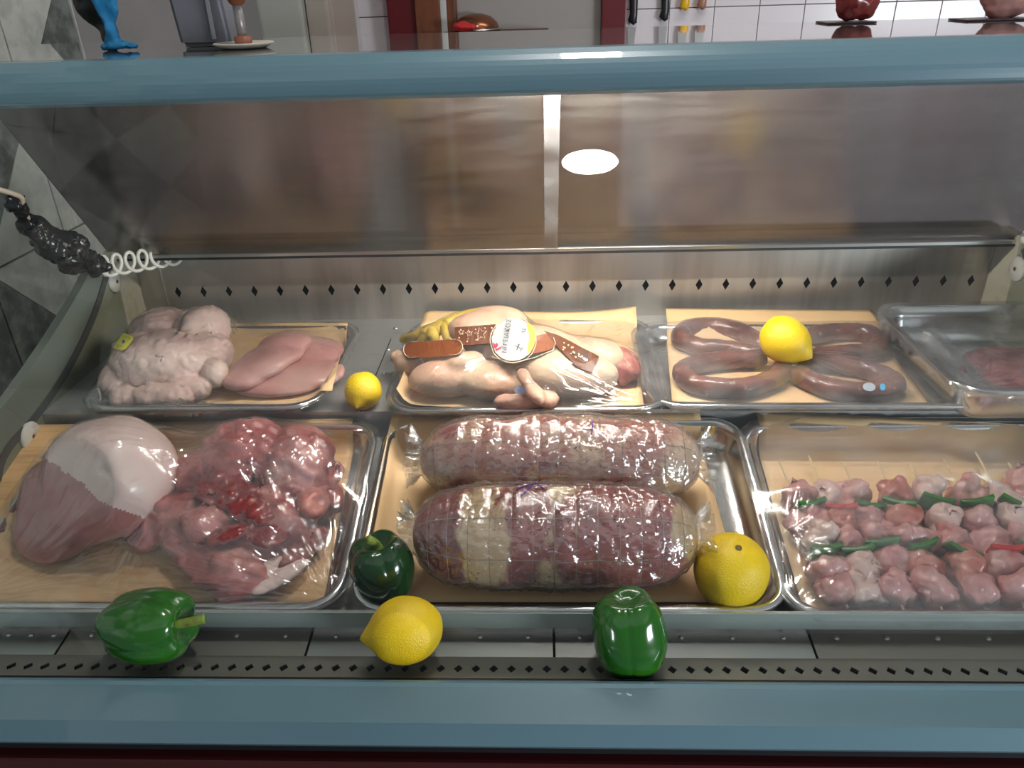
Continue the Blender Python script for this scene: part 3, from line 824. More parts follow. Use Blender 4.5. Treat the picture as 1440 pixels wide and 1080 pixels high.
SAUS = mat('dark cured sausage', (.13, .036, .028), .34, mix=[((.22, .07, .045), 28, .45, .6, 4), ((.42, .26, .19), 75, .63, .72, 3)], bump=(70, .5), coat=.3)
ROLL_RED = mat('spiced rolled roast', (.26, .025, .022), .35, mix=[((.42, .09, .07), 13, .45, .58, 5, (1.6, .7, .7)), ((.72, .47, .24), 9, .53, .58, 6, (1.3, .6, .6)), ((.08, .035, .02), 170, .66, .72, 2)], bump=(90, .5), coat=.2)
ROLL_TAN = mat('pale spiced rolled roast', (.48, .17, .12), .38, mix=[((.68, .44, .28), 13, .44, .58, 6), ((.34, .06, .05), 9, .53, .62, 5), ((.09, .04, .02), 170, .66, .72, 2)], bump=(90, .5), coat=.2)
CH = [mat('pink meat cube', (.58, .24, .22), .34, mix=[((.68, .40, .36), 26, .45, .65), ((.46, .12, .10), 30, .62, .75)], bump=(70, .4), coat=.3),
      mat('pale meat cube', (.70, .46, .40), .34, mix=[((.76, .58, .50), 26, .45, .65), ((.58, .26, .24), 30, .6, .75)], bump=(70, .4), coat=.3),
      mat('reddish meat cube', (.52, .15, .11), .34, mix=[((.60, .28, .22), 26, .45, .65)], bump=(70, .4), coat=.3)]
WOOD = mat('skewer wood', (.74, .55, .30), .6)
INK = mat('violet pen', (.10, .03, .35), .5)
STRING = mat('cotton string', (.42, .28, .20), .8)
BROWN = mat('brown printed card', (.22, .06, .018), .45)
BROWN2 = mat('dark brown printed card', (.12, .035, .012), .45)
CARDLINE = mat('pale print', (.85, .68, .50), .5)
WHITE = mat('white label', (.42, .42, .43), .35)
LETTER = mat('grey lettering', (.10, .09, .11), .5)
REDINK = mat('red print', (.6, .02, .05), .5)
YEL_LABEL = mat('yellow label', (.78, .72, .10), .4)
OLIVE = mat('olive print', (.50, .47, .05), .5)
BLUEINK = mat('blue print', (.03, .12, .35), .5)
LILAC = mat('lilac tag', (.52, .56, .85), .4)

# ------------------------------------------------------------------ lemons and peppers
def lemon_me(r, half, seed):
    prof = []
    n = 40
    for i in range(n + 1):
        t = i / n; a = math.pi * t; z = -math.cos(a) * half; rr_ = r * math.sin(a) ** .92
        # nipple at the top end, slight collar at the stem end
        if t > .86: rr_ = max(rr_, r * .23 * math.cos((t - .86) / .14 * math.pi / 2) ** .6); z = half * (-math.cos(math.pi * .86)) + (t - .86) / .14 * r * .36
        prof.append((max(rr_, .00001), z))
    bm = lathe(prof, 48)
    for v in bm.verts:
        d_ = v.co.copy(); d_.z = 0
        k = nz(v.co, 22, seed) * .0022 + nz(v.co, 60, seed) * .0007
        if d_.length > 1e-5: v.co += v.co.normalized() * k
    return bm
def lemon(c, axis, r, half, seed, label, frame_up=Vector((0, 0, 1)), scar=True):
    q = Vector(axis).to_track_quat('Z', 'Y').to_matrix().to_4x4()
    bm = lemon_me(r, half, seed); bmesh.ops.transform(bm, matrix=q, verts=bm.verts)
    zmin = min(v.co.z for v in bm.verts)
    bmesh.ops.translate(bm, vec=(0, 0, -zmin), verts=bm.verts)
    o = obj('lemon', bm, LEMON, smooth=True); o.matrix_world = Matrix.Translation(Vector(c) + Vector((0, 0, zmin)))
    props(o, label, 'lemon', 'lemons decorating the meat case')
    if scar:
        s_ = lathe([(0, -.0008), (r * .10, -.0006), (r * .085, .0012), (r * .03, .0010), (0, .0003)], 12)
        bmesh.ops.transform(s_, matrix=Matrix.Translation((0, 0, -zmin)) @ q @ Matrix.Translation((0, 0, -half + .0006)) @ Matrix.Rotation(math.pi, 4, 'X'), verts=s_.verts)
        so = obj('stem_scar', s_, LEMON_DK, o, smooth=True)
    return o
def pepper(c, axis, r, half, lobes, seed, label, mt, roll=0, stem=None, taper=.18, squash=1.0):
    """axis points to the stem end"""
    q = Vector(axis).to_track_quat('Z', 'Y').to_matrix().to_4x4() @ Matrix.Rotation(R(roll), 4, 'Z')
    n, seg = 44, 96; vs = []; fs = []
    for i in range(n + 1):
        t = i / n; a = math.pi * t; zz = -math.cos(a)
        for k in range(seg):
            th_ = 2 * math.pi * k / seg
            gro = abs(math.cos(lobes * th_ / 2 + .3 * math.sin(th_ + seed)))
            g = 1 - (.10 + .16 * abs(zz) ** 2) * (1 - gro ** .55)
            rr_ = r * (math.sin(a) ** .55) * g * (1 - taper * (.5 - zz * .5)) * (1 + .05 * math.sin(th_ + seed * 2))
            z = zz * half
            rad_n = rr_ / r
            dim = (.34 if zz > 0 else .22) * half
            if abs(zz) > .3: z -= math.copysign(dim * math.exp(-(rad_n / .40) ** 2) * min(1, (abs(zz) - .3) / .3), zz)
            if abs(zz) > .5: z += math.copysign(.10 * half * (gro ** .7 - .5) * min(1, rad_n * 1.4), zz)
            vs.append((rr_ * math.cos(th_), rr_ * math.sin(th_) * squash, z))
    for i in range(n):
        for k in range(seg): fs.append((i * seg + k, i * seg + (k + 1) % seg, (i + 1) * seg + (k + 1) % seg, (i + 1) * seg + k))
    me = mesh_from(vs, fs); bm = bmesh.new(); bm.from_mesh(me); bmesh.ops.remove_doubles(bm, verts=bm.verts, dist=1e-5)
    for v in bm.verts: v.co += v.co.normalized() * (nz(v.co, 30, seed) * .0016)
    bmesh.ops.transform(bm, matrix=q, verts=bm.verts); zmin = min(v.co.z for v in bm.verts)
    bmesh.ops.translate(bm, vec=(0, 0, -zmin), verts=bm.verts)
    o = obj('bell_pepper', bm, mt, smooth=True); o.matrix_world = Matrix.Translation(Vector(c) + Vector((0, 0, zmin)))
    props(o, label, 'bell pepper', 'green bell peppers decorating the meat case')
    if stem is not None:
        z0 = half * (1 - .34) - .002
        pts = catmull([(0, 0, z0 - .002), (0, 0, z0 + .006), (stem[0] * .4, stem[1] * .4, z0 + .006 + stem[2] * .5), (stem[0], stem[1], z0 + .006 + stem[2])], 6)
        rad_ = [.0075, .0068, .0055, .0048] + [.0044] * 20
        rad_ = [(.0105 if i < 2 else max(.0050, .0095 - i * .0009)) for i in range(len(pts))]; rad_[-1] = .0056
        sb = tube_bm(pts, rad_, 12)
        cal = lathe([(0, z0 - .002), (.0135, z0 - .001), (.012, z0 + .0015), (.006, z0 + .0035), (0, z0 + .004)], 20)
        for v in cal.verts:
            a = math.atan2(v.co.y, v.co.x); k = 1 + .22 * math.cos(5 * a); v.co.x *= k; v.co.y *= k
        for bb, nm in ((sb, 'stem'), (cal, 'calyx')):
            bmesh.ops.transform(bb, matrix=Matrix.Translation((0, 0, -zmin)) @ q, verts=bb.verts); obj(nm, bb, STEM, o, smooth=True)
    return o

# ------------------------------------------------------------------ tray A: chicken and fillets (rear, beside the left end)
T = tA; fl = -T.depth
paper(T, [tuple(T.F.L(150, 568, fl)[:2]), tuple(T.F.L(470, 571, fl)[:2]), tuple(T.F.L(492, 472, fl)[:2]), tuple(T.F.L(195, 472, fl)[:2])], 'tan butcher paper under the whole chicken and pale fillets')
L = T.F.L
def E_(T, u, v, h, r, e=(0, 0, 0)): return (T.F.L(u, v, h), r, e)
chk = fuse([E_(T, 232, 508, .022, (.080, .060, .042)), E_(T, 228, 468, .040, (.046, .050, .034), (0, 0, 10)), E_(T, 284, 466, .042, (.036, .050, .036), (0, 0, -15)),
            E_(T, 292, 500, .018, (.034, .045, .034)), E_(T, 300, 525, .012, (.017, .022, .020), (0, 30, 40)), E_(T, 170, 535, .002, (.028, .040, .024), (0, 0, 20)),
            E_(T, 195, 500, .030, (.035, .045, .030), (0, 0, 30)), E_(T, 225, 560, -.004, (.048, .020, .018), (0, 0, -6)), E_(T, 262, 548, .000, (.034, .018, .018), (0, 0, 15)), E_(T, 180, 560, -.006, (.022, .022, .016))],
           voxel=.0036, smooth=5, amp=.0016, freq=45, seed=3)
# hollow of the cavity, and the crease between the thighs
def dent(me, c, r, depth, dirn=(0, 0, -1)):
    c = Vector(c); dirn = Vector(dirn)
    for v in me.vertices:
        k = (Vector(((v.co.x - c.x) / r[0], (v.co.y - c.y) / r[1], (v.co.z - c.z) / r[2]))).length
        if k < 1: v.co += dirn * depth * (1 - k * k) ** 2
dent(chk, L(208, 525, .045), (.026, .018, .045), .022); dent(chk, L(257, 450, .07), (.006, .045, .04), .014); dent(chk, L(283, 505, .055), (.03, .006, .03), .007)
chicken = empty('whole_chicken', 'whole raw pale chicken in a crumpled clear bag with a yellow sticker', 'chicken', base_of(T, [L(232, 510, 0)]))
cbody = child_local('body', chk, CHICKEN, T, chicken)
chk2 = chk.copy(); 
for v in chk2.vertices:
    k = abs(nz(v.co, 60, 1)) * .005 + abs(nz(v.co, 150, 4)) * .0040
    v.co += v.normal * (.0022 + k)
# loose ears of the bag
bag = child_local('plastic_bag', chk2, WRAP, T, chicken)
def ruffle(cx, cy, cz, rx, ry, h, seed, T, par, nm='bag_end', mt=None, n=26):
    """crumpled gathered film"""
    vs = []; fs = []
    for j in range(n + 1):
        for i in range(n + 1):
            x, y = (i / n - .5) * 2, (j / n - .5) * 2
            p_ = Vector((cx + x * rx, cy + y * ry, cz))
            k = max(0, 1 - (x * x + y * y)) ** .5
            p_.z += h * k + (abs(nz(p_, 90, seed)) * .012 + nz(p_, 200, seed) * .005) * (k + .15)
            p_.x += nz(p_, 120, seed + 3) * .004; p_.y += nz(p_, 120, seed + 6) * .004
            vs.append(p_)
    for j in range(n):
        for i in range(n):
            if ((i + .5) / n * 2 - 1) ** 2 + ((j + .5) / n * 2 - 1) ** 2 > 1.02: continue
            a = j * (n + 1) + i; fs.append((a, a + 1, a + n + 2, a + n + 1))
    return child_local(nm, mesh_from(vs, fs), mt or WRAP, T, par)
c = L(312, 462, .03); ruffle(c.x, c.y, .02, .020, .030, .022, 2, T, chicken)
c = L(255, 575, -.01); ruffle(c.x, c.y, -.015, .065, .014, .014, 5, T, chicken)
c = L(140, 560, -.01); ruffle(c.x, c.y, -.012, .020, .026, .012, 8, T, chicken)
f1 = fuse([E_(T, 408, 522, -.006, (.086, .046, .014), (0, 0, -14)), E_(T, 442, 494, -.002, (.056, .046, .016), (0, 0, -35)), E_(T, 385, 545, -.012, (.066, .026, .010)), E_(T, 455, 525, -.008, (.034, .040, .013))], .0032, 14, .0010, 30, 9)
f2 = fuse([E_(T, 370, 512, .012, (.052, .040, .016), (0, -8, 35)), E_(T, 402, 484, .020, (.044, .036, .016), (0, 0, 20)), E_(T, 345, 532, .002, (.036, .030, .014), (0, 0, 40)), E_(T, 385, 500, .016, (.05, .04, .014), (0, 0, 30))], .0032, 14, .0010, 34, 12)
fil = [content('meat_fillet', f1, FILLET, T, 'broad pink fillet lying flat beneath the folded one beside the chicken', 'meat fillet', 'pink fillets beside the chicken'),
       content('meat_fillet', f2, FILLET, T, 'folded pink fillet on top of the broad flat one', 'meat fillet', 'pink fillets beside the chicken')]
hA = L(500, 460, 0); foc = [(T.hx - .01, -T.hy + .012, .20, .0016), (T.hx - .01, T.hy - .012, .08, .0010), (-T.hx + .01, -T.hy + .01, .12, .0012)]
c1 = L(398, 478, .03); foc.append((c1.x, c1.y, .14, .0011))
filmA = drape(T, [bag] + fil, 'clear cling film pulled over the whole chicken and pale fillets', FILM, focus=foc, seed=1, wr=1.7)
bv = bvh_of(filmA)
st = [(160, 489), (172, 471), (176, 469), (187, 474), (188, 478), (177, 492), (173, 493), (162, 491)]
upd()
stk = obj('sticker', patch(bv, st, .0010, 2), YEL_LABEL, smooth=True); stk.parent = chicken; stk.matrix_parent_inverse = chicken.matrix_world.inverted(); stk['label'] = 'small yellow sticker with tiny print'
wpart('sticker_print', patch(bv, disc_pts(174.5, 481, 2.6, 3.4, 20), .0014, 0), BLUEINK, stk) if False else None
def spart(name, bm, mt, par):
    o = obj(name, bm, mt); o.parent = par; upd(); o.matrix_parent_inverse = par.matrix_world.inverted(); return o
spart('sticker_print', patch(bv, disc_pts(174.5, 481, 1.8, 2.6, 20, 12), .0014, 0), BLUEINK, stk)
for (x, y, l_) in ((178, 473.5, 5), (180, 476, 5), (169, 486, 4), (170, 489, 4.5)):
    spart('sticker_print', patch(bv, [(x - l_, y - 1.4), (x + l_, y + 1.6), (x + l_ - .3, y + 2.5), (x - l_ - .3, y - .5)], .0014, 0), OLIVE, stk)

# ------------------------------------------------------------------ tray B: bird with yellow feet
T = tB; fl = -T.depth; L = T.F.L
paper(T, [tuple(L(560, 573, fl)[:2]), tuple(L(905, 576, fl)[:2]), tuple(L(893, 458, fl)[:2]), tuple(L(600, 455, fl)[:2])], 'tan butcher paper under the plucked bird with yellow feet', curl=[(1, 1, .012, .35), (1, 0, .006, .3), (0, 0, .006, .25)])
bird = empty('plucked_bird', 'plucked whole bird with yellow feet and red head lying on its side', 'poultry', base_of(T, [L(720, 520, 0)]))
bb = fuse([E_(T, 795, 525, .012, (.078, .046, .036), (0, 0, -8)), E_(T, 735, 488, .030, (.095, .042, .034), (0, 0, -12)), E_(T, 672, 462, .046, (.048, .036, .026), (0, 0, 10)), E_(T, 700, 450, .050, (.050, .030, .022), (0, 0, -14)),
           E_(T, 632, 530, .006, (.062, .036, .028), (0, 0, 14)), E_(T, 575, 512, .006, (.026, .018, .016), (0, 0, -25)), E_(T, 560, 502, .010, (.014, .012, .012)), E_(T, 655, 508, .030, (.030, .020, .014), (0, 0, 30)),
           E_(T, 690, 535, .006, (.05, .04, .026)), E_(T, 835, 500, .014, (.050, .034, .026), (0, 0, -25)), E_(T, 838, 540, -.004, (.036, .022, .016), (0, 0, 30))], .0036, 5, .0010, 45, 21)
body = child_local('body', bb, BIRD, T, bird)
wg = fuse([E_(T, 738, 532, .040, (.010, .026, .009), (0, 0, 14)), E_(T, 752, 552, .034, (.011, .030, .010), (0, 0, 20)), E_(T, 768, 560, .022, (.016, .020, .010), (0, 0, 30)), E_(T, 742, 563, .010, (.046, .013, .011), (0, 0, 5)), E_(T, 712, 565, .004, (.018, .012, .012))], .003, 3, .0008, 60, 25)
wing = child_local('wing', wg, mat('wing skin', (.70, .38, .28), .4, mix=[((.76, .46, .32), 20, .45, .65)], bump=(140, .4)), T, bird)
hd = fuse([E_(T, 864, 508, .006, (.036, .027, .022), (0, 0, -10)), E_(T, 882, 520, .002, (.022, .020, .017)), E_(T, 845, 500, .010, (.018, .015, .014)), E_(T, 870, 497, .014, (.022, .008, .008), (0, 0, -20)), E_(T, 876, 535, -.010, (.010, .009, .009))], .0028, 2, .0014, 90, 31)
head = child_local('head', hd, COMB, T, bird)
bk = bmesh.new()
for du, hh in ((0, 0), (5, -.004)):
    a = L(884 + du, 524, .002 + hh); b = L(882 + du, 536, -.010 + hh)
    tube_bm([a, (a + b) / 2, b], [.005, .0042, .0012], 10, bk)
o = child_local('beak', bk, BEAK, T, head)
ft = bmesh.new()
tube_bm(catmull([L(668, 447, .052), L(640, 452, .050), L(610, 465, .040), L(598, 475, .034)], 4), .0115, 12, ft)
for e_ in ((565, 478, .012), (585, 490, .010), (612, 478, .034), (588, 468, .03)):
    tube_bm(catmull([L(606, 467, .040), L((606 + e_[0]) / 2, (468 + e_[1]) / 2, (.04 + e_[2]) / 2 + .004), L(*e_)], 4), [.0100] * 4 + [.0085] * 4 + [.0050], 10, ft)
foot = child_local('foot', ft, YELLOW, T, bird)
ft = bmesh.new(); tube_bm(catmull([L(690, 440, .055), L(655, 445, .055), L(625, 458, .05)], 4), .0100, 12, ft)
for e_ in ((600, 462, .04), (608, 475, .035), (628, 478, .04)):
    tube_bm([L(625, 458, .05), L(*e_)], [.0085, .005], 10, ft)
foot2 = child_local('foot', ft, YELLOW, T, bird)
foc = [(T.hx - .01, -T.hy + .012, .22, .0014), (-T.hx + .012, -T.hy + .012, .20, .0014), (T.hx - .01, T.hy - .01, .09, .0010)]
c1 = L(690, 520, .03); foc.append((c1.x, c1.y, .13, .0014))
filmB = drape(T, [body, wing, head, foot, foot2], 'clear cling film stretched over the plucked bird', FILM, focus=foc, seed=4, wr=1.7)
bv = bvh_of(filmB)
card = empty('label_card', 'brown printed card band with a round white label over the plucked bird', 'label', Matrix.Translation(hit_px(bv, 722, 480)))
def cpatch(name, pts, mt, off=.0012, cuts=4, par=None): return spart(name, patch(bv, pts, off, cuts), mt, par or card)
def rr_pts(x0, y0, x1, y1, w_, n=8):
    """stadium between two points with half width w_"""
    a = math.atan2(y1 - y0, x1 - x0); out = []
    for k in range(n + 1): b = a + math.pi / 2 + math.pi * k / n; out.append((x0 + w_ * math.cos(b), y0 + w_ * math.sin(b)))
    for k in range(n + 1): b = a - math.pi / 2 + math.pi * k / n; out.append((x1 + w_ * math.cos(b), y1 + w_ * math.sin(b)))
    return out
def outline(pts, off=.0016, w_=.0005, par=None, mt=CARDLINE, closed=True):
    q = [hit_px(bv, *p_, off) for p_ in pts]; q = [x for x in q if x]
    return spart('printed_outline', tube_bm(q, w_, 4, closed=closed), mt, par or card)
lob = rr_pts(579, 493, 640, 489, 11); b1_ = cpatch('band', lob, BROWN); outline(lob)
st1 = [(640, 461), (697, 457), (699, 483), (640, 488)]; b2_ = cpatch('band', st1, BROWN2, .0015)
for cx, cy, r_ in ((676, 471, 9), (660, 470, 5), (649, 468, 4)):
    s5 = [(cx + (r_ if k % 2 == 0 else r_ * .45) * math.cos(math.pi * k / 5 - .5), cy + (r_ if k % 2 == 0 else r_ * .45) * math.sin(math.pi * k / 5 - .5)) for k in range(10)]
    outline(s5, .0022, .0004, b2_)
st2 = [(765, 466), (785, 472), (842, 502), (832, 524), (812, 517), (782, 487)]; b3_ = cpatch('band', st2, BROWN2, .0012)
st3 = rr_pts(735, 489, 768, 482, 12); cpatch('band', st3, BROWN, .0010)
for k in range(16):
    x, y = 790 + random.random() * 42, 0; y = 484 + (x - 790) * .55 + random.uniform(-3, 10)
    cpatch('printed_fleck', disc_pts(x, y, 1.3, .9, random.randint(0, 90), 6), CARDLINE, .0022, 0, b3_)
for k in range(12):
    cpatch('printed_fleck', disc_pts(random.uniform(643, 694), random.uniform(461, 482), 1.2, .8, random.randint(0, 90), 6), CARDLINE, .0022, 0, b2_)
dsc = cpatch('round_label', disc_pts(722, 480, 30, 30, 0, 40), WHITE, .0030, 5)
outline(disc_pts(722, 480.5, 32, 32, 0, 40), .0024, .0005)
outline([(692, 503), (720, 512), (750, 505), (778, 494), (781, 484), (778, 476)], .0022, .0005, closed=False)
cpatch('olive_print', [(741, 457), (750, 462), (754, 478), (750, 492), (742, 500), (744, 478)], OLIVE, .0036, 2, dsc)
spart('lettering', lay(bv, text_bm('ΝΙΤΣΙΑΚΟΣ', 713, 475, 9.0, -82), .0038), LETTER, dsc)
spart('lettering', lay(bv, text_bm('Δ2', 737, 468, 6.5, -78), .0038), LETTER, dsc)
for q_ in ([(726, 494), (730, 486), (731, 487), (727, 495)], [(731, 496), (736, 489), (737, 490), (732, 497)], [(724, 488), (735, 493), (735, 494), (724, 489)]): cpatch('lettering', q_, LETTER, .0038, 0, dsc)
for pts in ([(694, 491), (700, 484), (701, 488), (698, 493)], [(697, 494), (706, 489), (705, 492), (698, 496)], [(695, 490), (694, 484), (697, 486), (697, 492)]):
    cpatch('red_print', pts, REDINK, .0038, 0, dsc)
cpatch('lilac_tag', [(725, 545), (728, 543), (752, 543), (752, 548), (749, 554), (728, 554), (724, 550)], LILAC, .0015, 2)

# ------------------------------------------------------------------ tray C: sausages
T = tC; fl = -T.depth; L = T.F.L
paper(T, [tuple(L(945, 566, fl)[:2]), tuple(L(1308, 572, fl)[:2]), tuple(L(1222, 455, fl)[:2]), tuple(L(935, 452, fl)[:2])], 'tan butcher paper under the four dark sausages')
sp = [([(1078, 490), (1045, 468), (1000, 459), (966, 463), (957, 477), (985, 488), (1030, 492), (1072, 500)], 'horseshoe of dark sausage in the rear corner nearest the plucked bird'),
      ([(1078, 506), (1030, 506), (985, 511), (960, 522), (972, 538), (1005, 545), (1050, 545), (1092, 530), (1102, 512)], 'horseshoe of dark sausage at the front beside the plucked bird tray'),
      ([(1130, 475), (1170, 467), (1215, 468), (1238, 480), (1228, 493), (1190, 498), (1135, 502)], 'horseshoe of dark sausage behind, next to the deep pan'),
      ([(1122, 508), (1170, 511), (1212, 518), (1245, 530), (1258, 543), (1225, 551), (1175, 548), (1140, 536), (1114, 520)], 'horseshoe of dark sausage with pale blue tags at the front')]
sau = []
for k, (pts, lab) in enumerate(sp):
    h0 = fl + .0155 + .001
    cp = catmull([L(u, v, h0) for u, v in pts], 7)
    rad_ = [.0150 * min(1, .45 + .28 * min(i, len(cp) - 1 - i)) * (1 + .07 * nz(Vector((i * .3, k, 0)), 1)) for i in range(len(cp))]
    bm = tube_bm(cp, rad_, 20)
    bmesh.ops.subdivide_edges(bm, edges=bm.edges[:], cuts=1, use_grid_fill=True)
    for v in bm.verts: v.co += v.normal * (nz(v.co, 120, k) * .0012)
    sau.append(content('sausage', bm, SAUS, T, lab, 'sausage', 'dark sausages looped in four horseshoes'))
foc = [(T.hx - .01, -T.hy + .02, .10, .0012), (-T.hx + .012, T.hy * .1, .07, .0014), (T.hx - .01, T.hy * .2, .10, .0018)]
c1 = L(1104, 500, .0); foc += [(c1.x, c1.y, .13, .0014)]
filmC = drape(T, sau, 'hazy cling film over the four dark sausages', FILM_HAZY, focus=foc, seed=9, wr=1.7)
bv = bvh_of(filmC)
c = L(1104, 478, .036); cw = T.F.M @ c
hz = hit_px(bv, 1104, 505).z if hit_px(bv, 1104, 505) else cw.z - .033
lem1 = lemon((cw.x, cw.y, cw.z), (.62, -.62, -.30), .0345, .0385, 2, 'lemon sitting on top of the four dark sausages')
o = spart('blue_tag', patch(bvh_of(filmC), disc_pts(1241, 545, 4, 5, -10, 12), .0012, 0), mat('pale blue tag', (.12, .42, .70), .4), sau[3])
o = spart('grey_tag', patch(bvh_of(filmC), disc_pts(1222, 545, 9, 6, 5, 14), .0012, 1), mat('pale grey tag', (.36, .40, .45), .4), sau[3])

# ------------------------------------------------------------------ tray D: deep pan with minced meat
T = tD; fl = -T.depth; L = T.F.L
mn = fuse([(Vector((-.04, .0, fl + .010)), (.082, .070, .018)), (Vector((-.075, -.045, fl + .012)), (.045, .030, .018)), (Vector((.01, -.03, fl + .014)), (.06, .035, .020)), (Vector((.04, .02, fl + .012)), (.05, .05, .018)), (Vector((-.02, -.04, fl + .012)), (.06, .03, .018))], .004, 3, .003, 60, 41)
mince = content('minced_meat', mn, mat('dark minced meat', (.20, .035, .035), .5, mix=[((.30, .08, .07), 30, .45, .65)], bump=(120, .8)), T, 'dark red minced meat in the deep steel pan', 'minced meat')
foc = [(-T.hx + .012, -T.hy + .012, .14, .0014)]
filmD = drape(T, [], 'hazy cling film over the deep pan of dark mince', FILM_HAZY, focus=foc, seed=12, res=(80, 80), iters=50, down=.012)

# ------------------------------------------------------------------ tray E: big pork cuts
T = tE; fl = -T.depth; L = T.F.L
paper(T, [tuple(L(-60, 850, fl)[:2]), tuple(L(455, 850, fl)[:2]), tuple(L(502, 612, fl)[:2]), tuple(L(-10, 622, fl)[:2])], 'greased tan paper under the big pork cuts', BOARD)
leg = fuse([E_(T, 158, 668, .044, (.082, .080, .074), (0, 0, -15)), E_(T, 120, 705, .012, (.085, .070, .045), (0, 0, 0)), E_(T, 195, 690, .020, (.050, .065, .050), (0, 0, 0)), E_(T, 80, 745, -.002, (.058, .050, .028), (0, 0, 20)),
            E_(T, 85, 690, .015, (.045, .060, .045))], .0042, 6, .0016, 26, 51)
# cut face: plane through the border of the fat cap
A_, B_, C_ = L(70, 642, .088), L(206, 742, .050), L(50, 790, -.020)
nn = (B_ - A_).cross(C_ - A_).normalized()
if nn.y > 0: nn = -nn
cut_me(leg, [(A_, nn)])
_b = bmesh.new(); _b.from_mesh(leg)
for _ in range(10): bmesh.ops.smooth_vert(_b, verts=_b.verts, factor=.5, use_axis_x=True, use_axis_y=True, use_axis_z=True)
_b.to_mesh(leg); _b.free()
A2, B2, C2 = L(62, 646, .085), L(207, 744, .045), L(165, 668, -.02)
n2 = (B2 - A2).cross(C2 - A2).normalized()
if n2.y > 0: n2 = -n2
for p_ in leg.polygons: p_.material_index = 1 if (p_.center - A2).dot(n2) + nz(p_.center, 26, 4) * .006 > 0 else 0
pork_leg = empty('pork_ham', 'large pork leg piece with a pale domed fat cap and a red cut face', 'pork leg', base_of(T, [L(140, 700, 0)]))
p1 = child_local('fat_cap', split_me(leg, 0), FAT, T, pork_leg); p2 = child_local('cut_face', split_me(leg, 1), PORK_CUT, T, pork_leg)
sh = fuse([E_(T, 345, 640, .030, (.060, .050, .046), (0, 0, 10)), E_(T, 420, 655, .020, (.046, .070, .040), (0, 20, 8)), E_(T, 290, 668, .016, (.044, .040, .036), (0, 0, 30)), E_(T, 385, 725, .004, (.055, .050, .034), (0, 0, -30)),
           E_(T, 320, 790, -.006, (.060, .040, .022), (0, 0, -20)), E_(T, 255, 735, .004, (.044, .034, .034), (0, 0, -20)), E_(T, 345, 822, -.014, (.040, .024, .014), (0, 0, 15)), E_(T, 212, 738, .002, (.028, .032, .030), (0, 0, -30)),
           E_(T, 452, 690, .0, (.024, .040, .018), (20, 0, 30)), E_(T, 300, 735, .018, (.036, .026, .020), (10, 20, 50)), E_(T, 415, 770, -.012, (.040, .022, .016), (0, 0, 40)), E_(T, 275, 770, -.006, (.04, .03, .02), (0, 0, -40))],
          .0036, 2, .0052, 27, 61)
for v in sh.vertices:   # torn muscle ridges
    k = 1 - abs(nz(Vector((v.co.x * .6 + v.co.y * .5, v.co.y * 1.3, v.co.z)), 34, 9)) * 2.4
    v.co += v.normal * (max(0, k) * .0050 - .0015)
A_ = L(213, 738, .028); nn2 = Vector((-.55, -.50, .66)).normalized()
cut_me(sh, [(A_, nn2)])
shoulder = empty('pork_shoulder', 'ragged red pork shoulder with a round cut end beside the domed ham', 'pork shoulder', base_of(T, [L(330, 730, 0)]))
q1 = child_local('meat', split_me(sh, 0), PORK, T, shoulder)
if any(p_.material_index == 1 for p_ in sh.polygons): q2 = child_local('round_cut_end', split_me(sh, 1), PORK_CUT, T, shoulder)
def flap(T, lst, mt, par, name, seed, amp=.005):
    me = fuse([E_(T, *q) for q in lst], .003, 2, amp, 48, seed)
    return child_local(name, me, mt, T, par)
flap(T, [(320, 685, .040, (.040, .032, .010), (12, 8, 30)), (352, 705, .034, (.036, .028, .010), (0, 10, -20)), (296, 668, .044, (.020, .026, .008), (0, -20, 10)), (382, 722, .028, (.030, .022, .009), (0, 20, 0)), (340, 690, .040, (.03, .03, .008), (0, 0, 0))], RED, shoulder, 'lean_flap', 5, .006)
flap(T, [(330, 745, .022, (.040, .020, .008), (-20, 0, 25)), (372, 748, .020, (.032, .022, .008), (-10, 10, -10))], RED, shoulder, 'lean_flap', 6, .006)
flap(T, [(440, 700, .022, (.020, .034, .010), (0, 35, 10)), (470, 668, .014, (.012, .024, .008), (0, 30, 0))], PORK_CUT, shoulder, 'lean_flap', 7)
flap(T, [(395, 812, -.008, (.012, .040, .006), (0, 0, -50)), (370, 800, -.004, (.010, .030, .006), (0, 0, -45))], FAT, shoulder, 'fat_edge', 8, .002)
foc = [(T.hx - .012, -T.hy + .012, .32, .0034), (T.hx - .012, T.hy - .012, .22, .0018), (-T.hx + .012, -T.hy + .012, .26, .0014)]
c1 = L(355, 605, .06); foc.append((c1.x, c1.y, .25, .0016)); c1 = L(345, 850, .0); foc.append((c1.x, c1.y, .12, .0010))
filmE = drape(T, [p1, p2, q1], 'clear cling film pulled over the big pork cuts', FILM, focus=foc, seed=15, wr=1.9, res=(210, 130), iters=700)

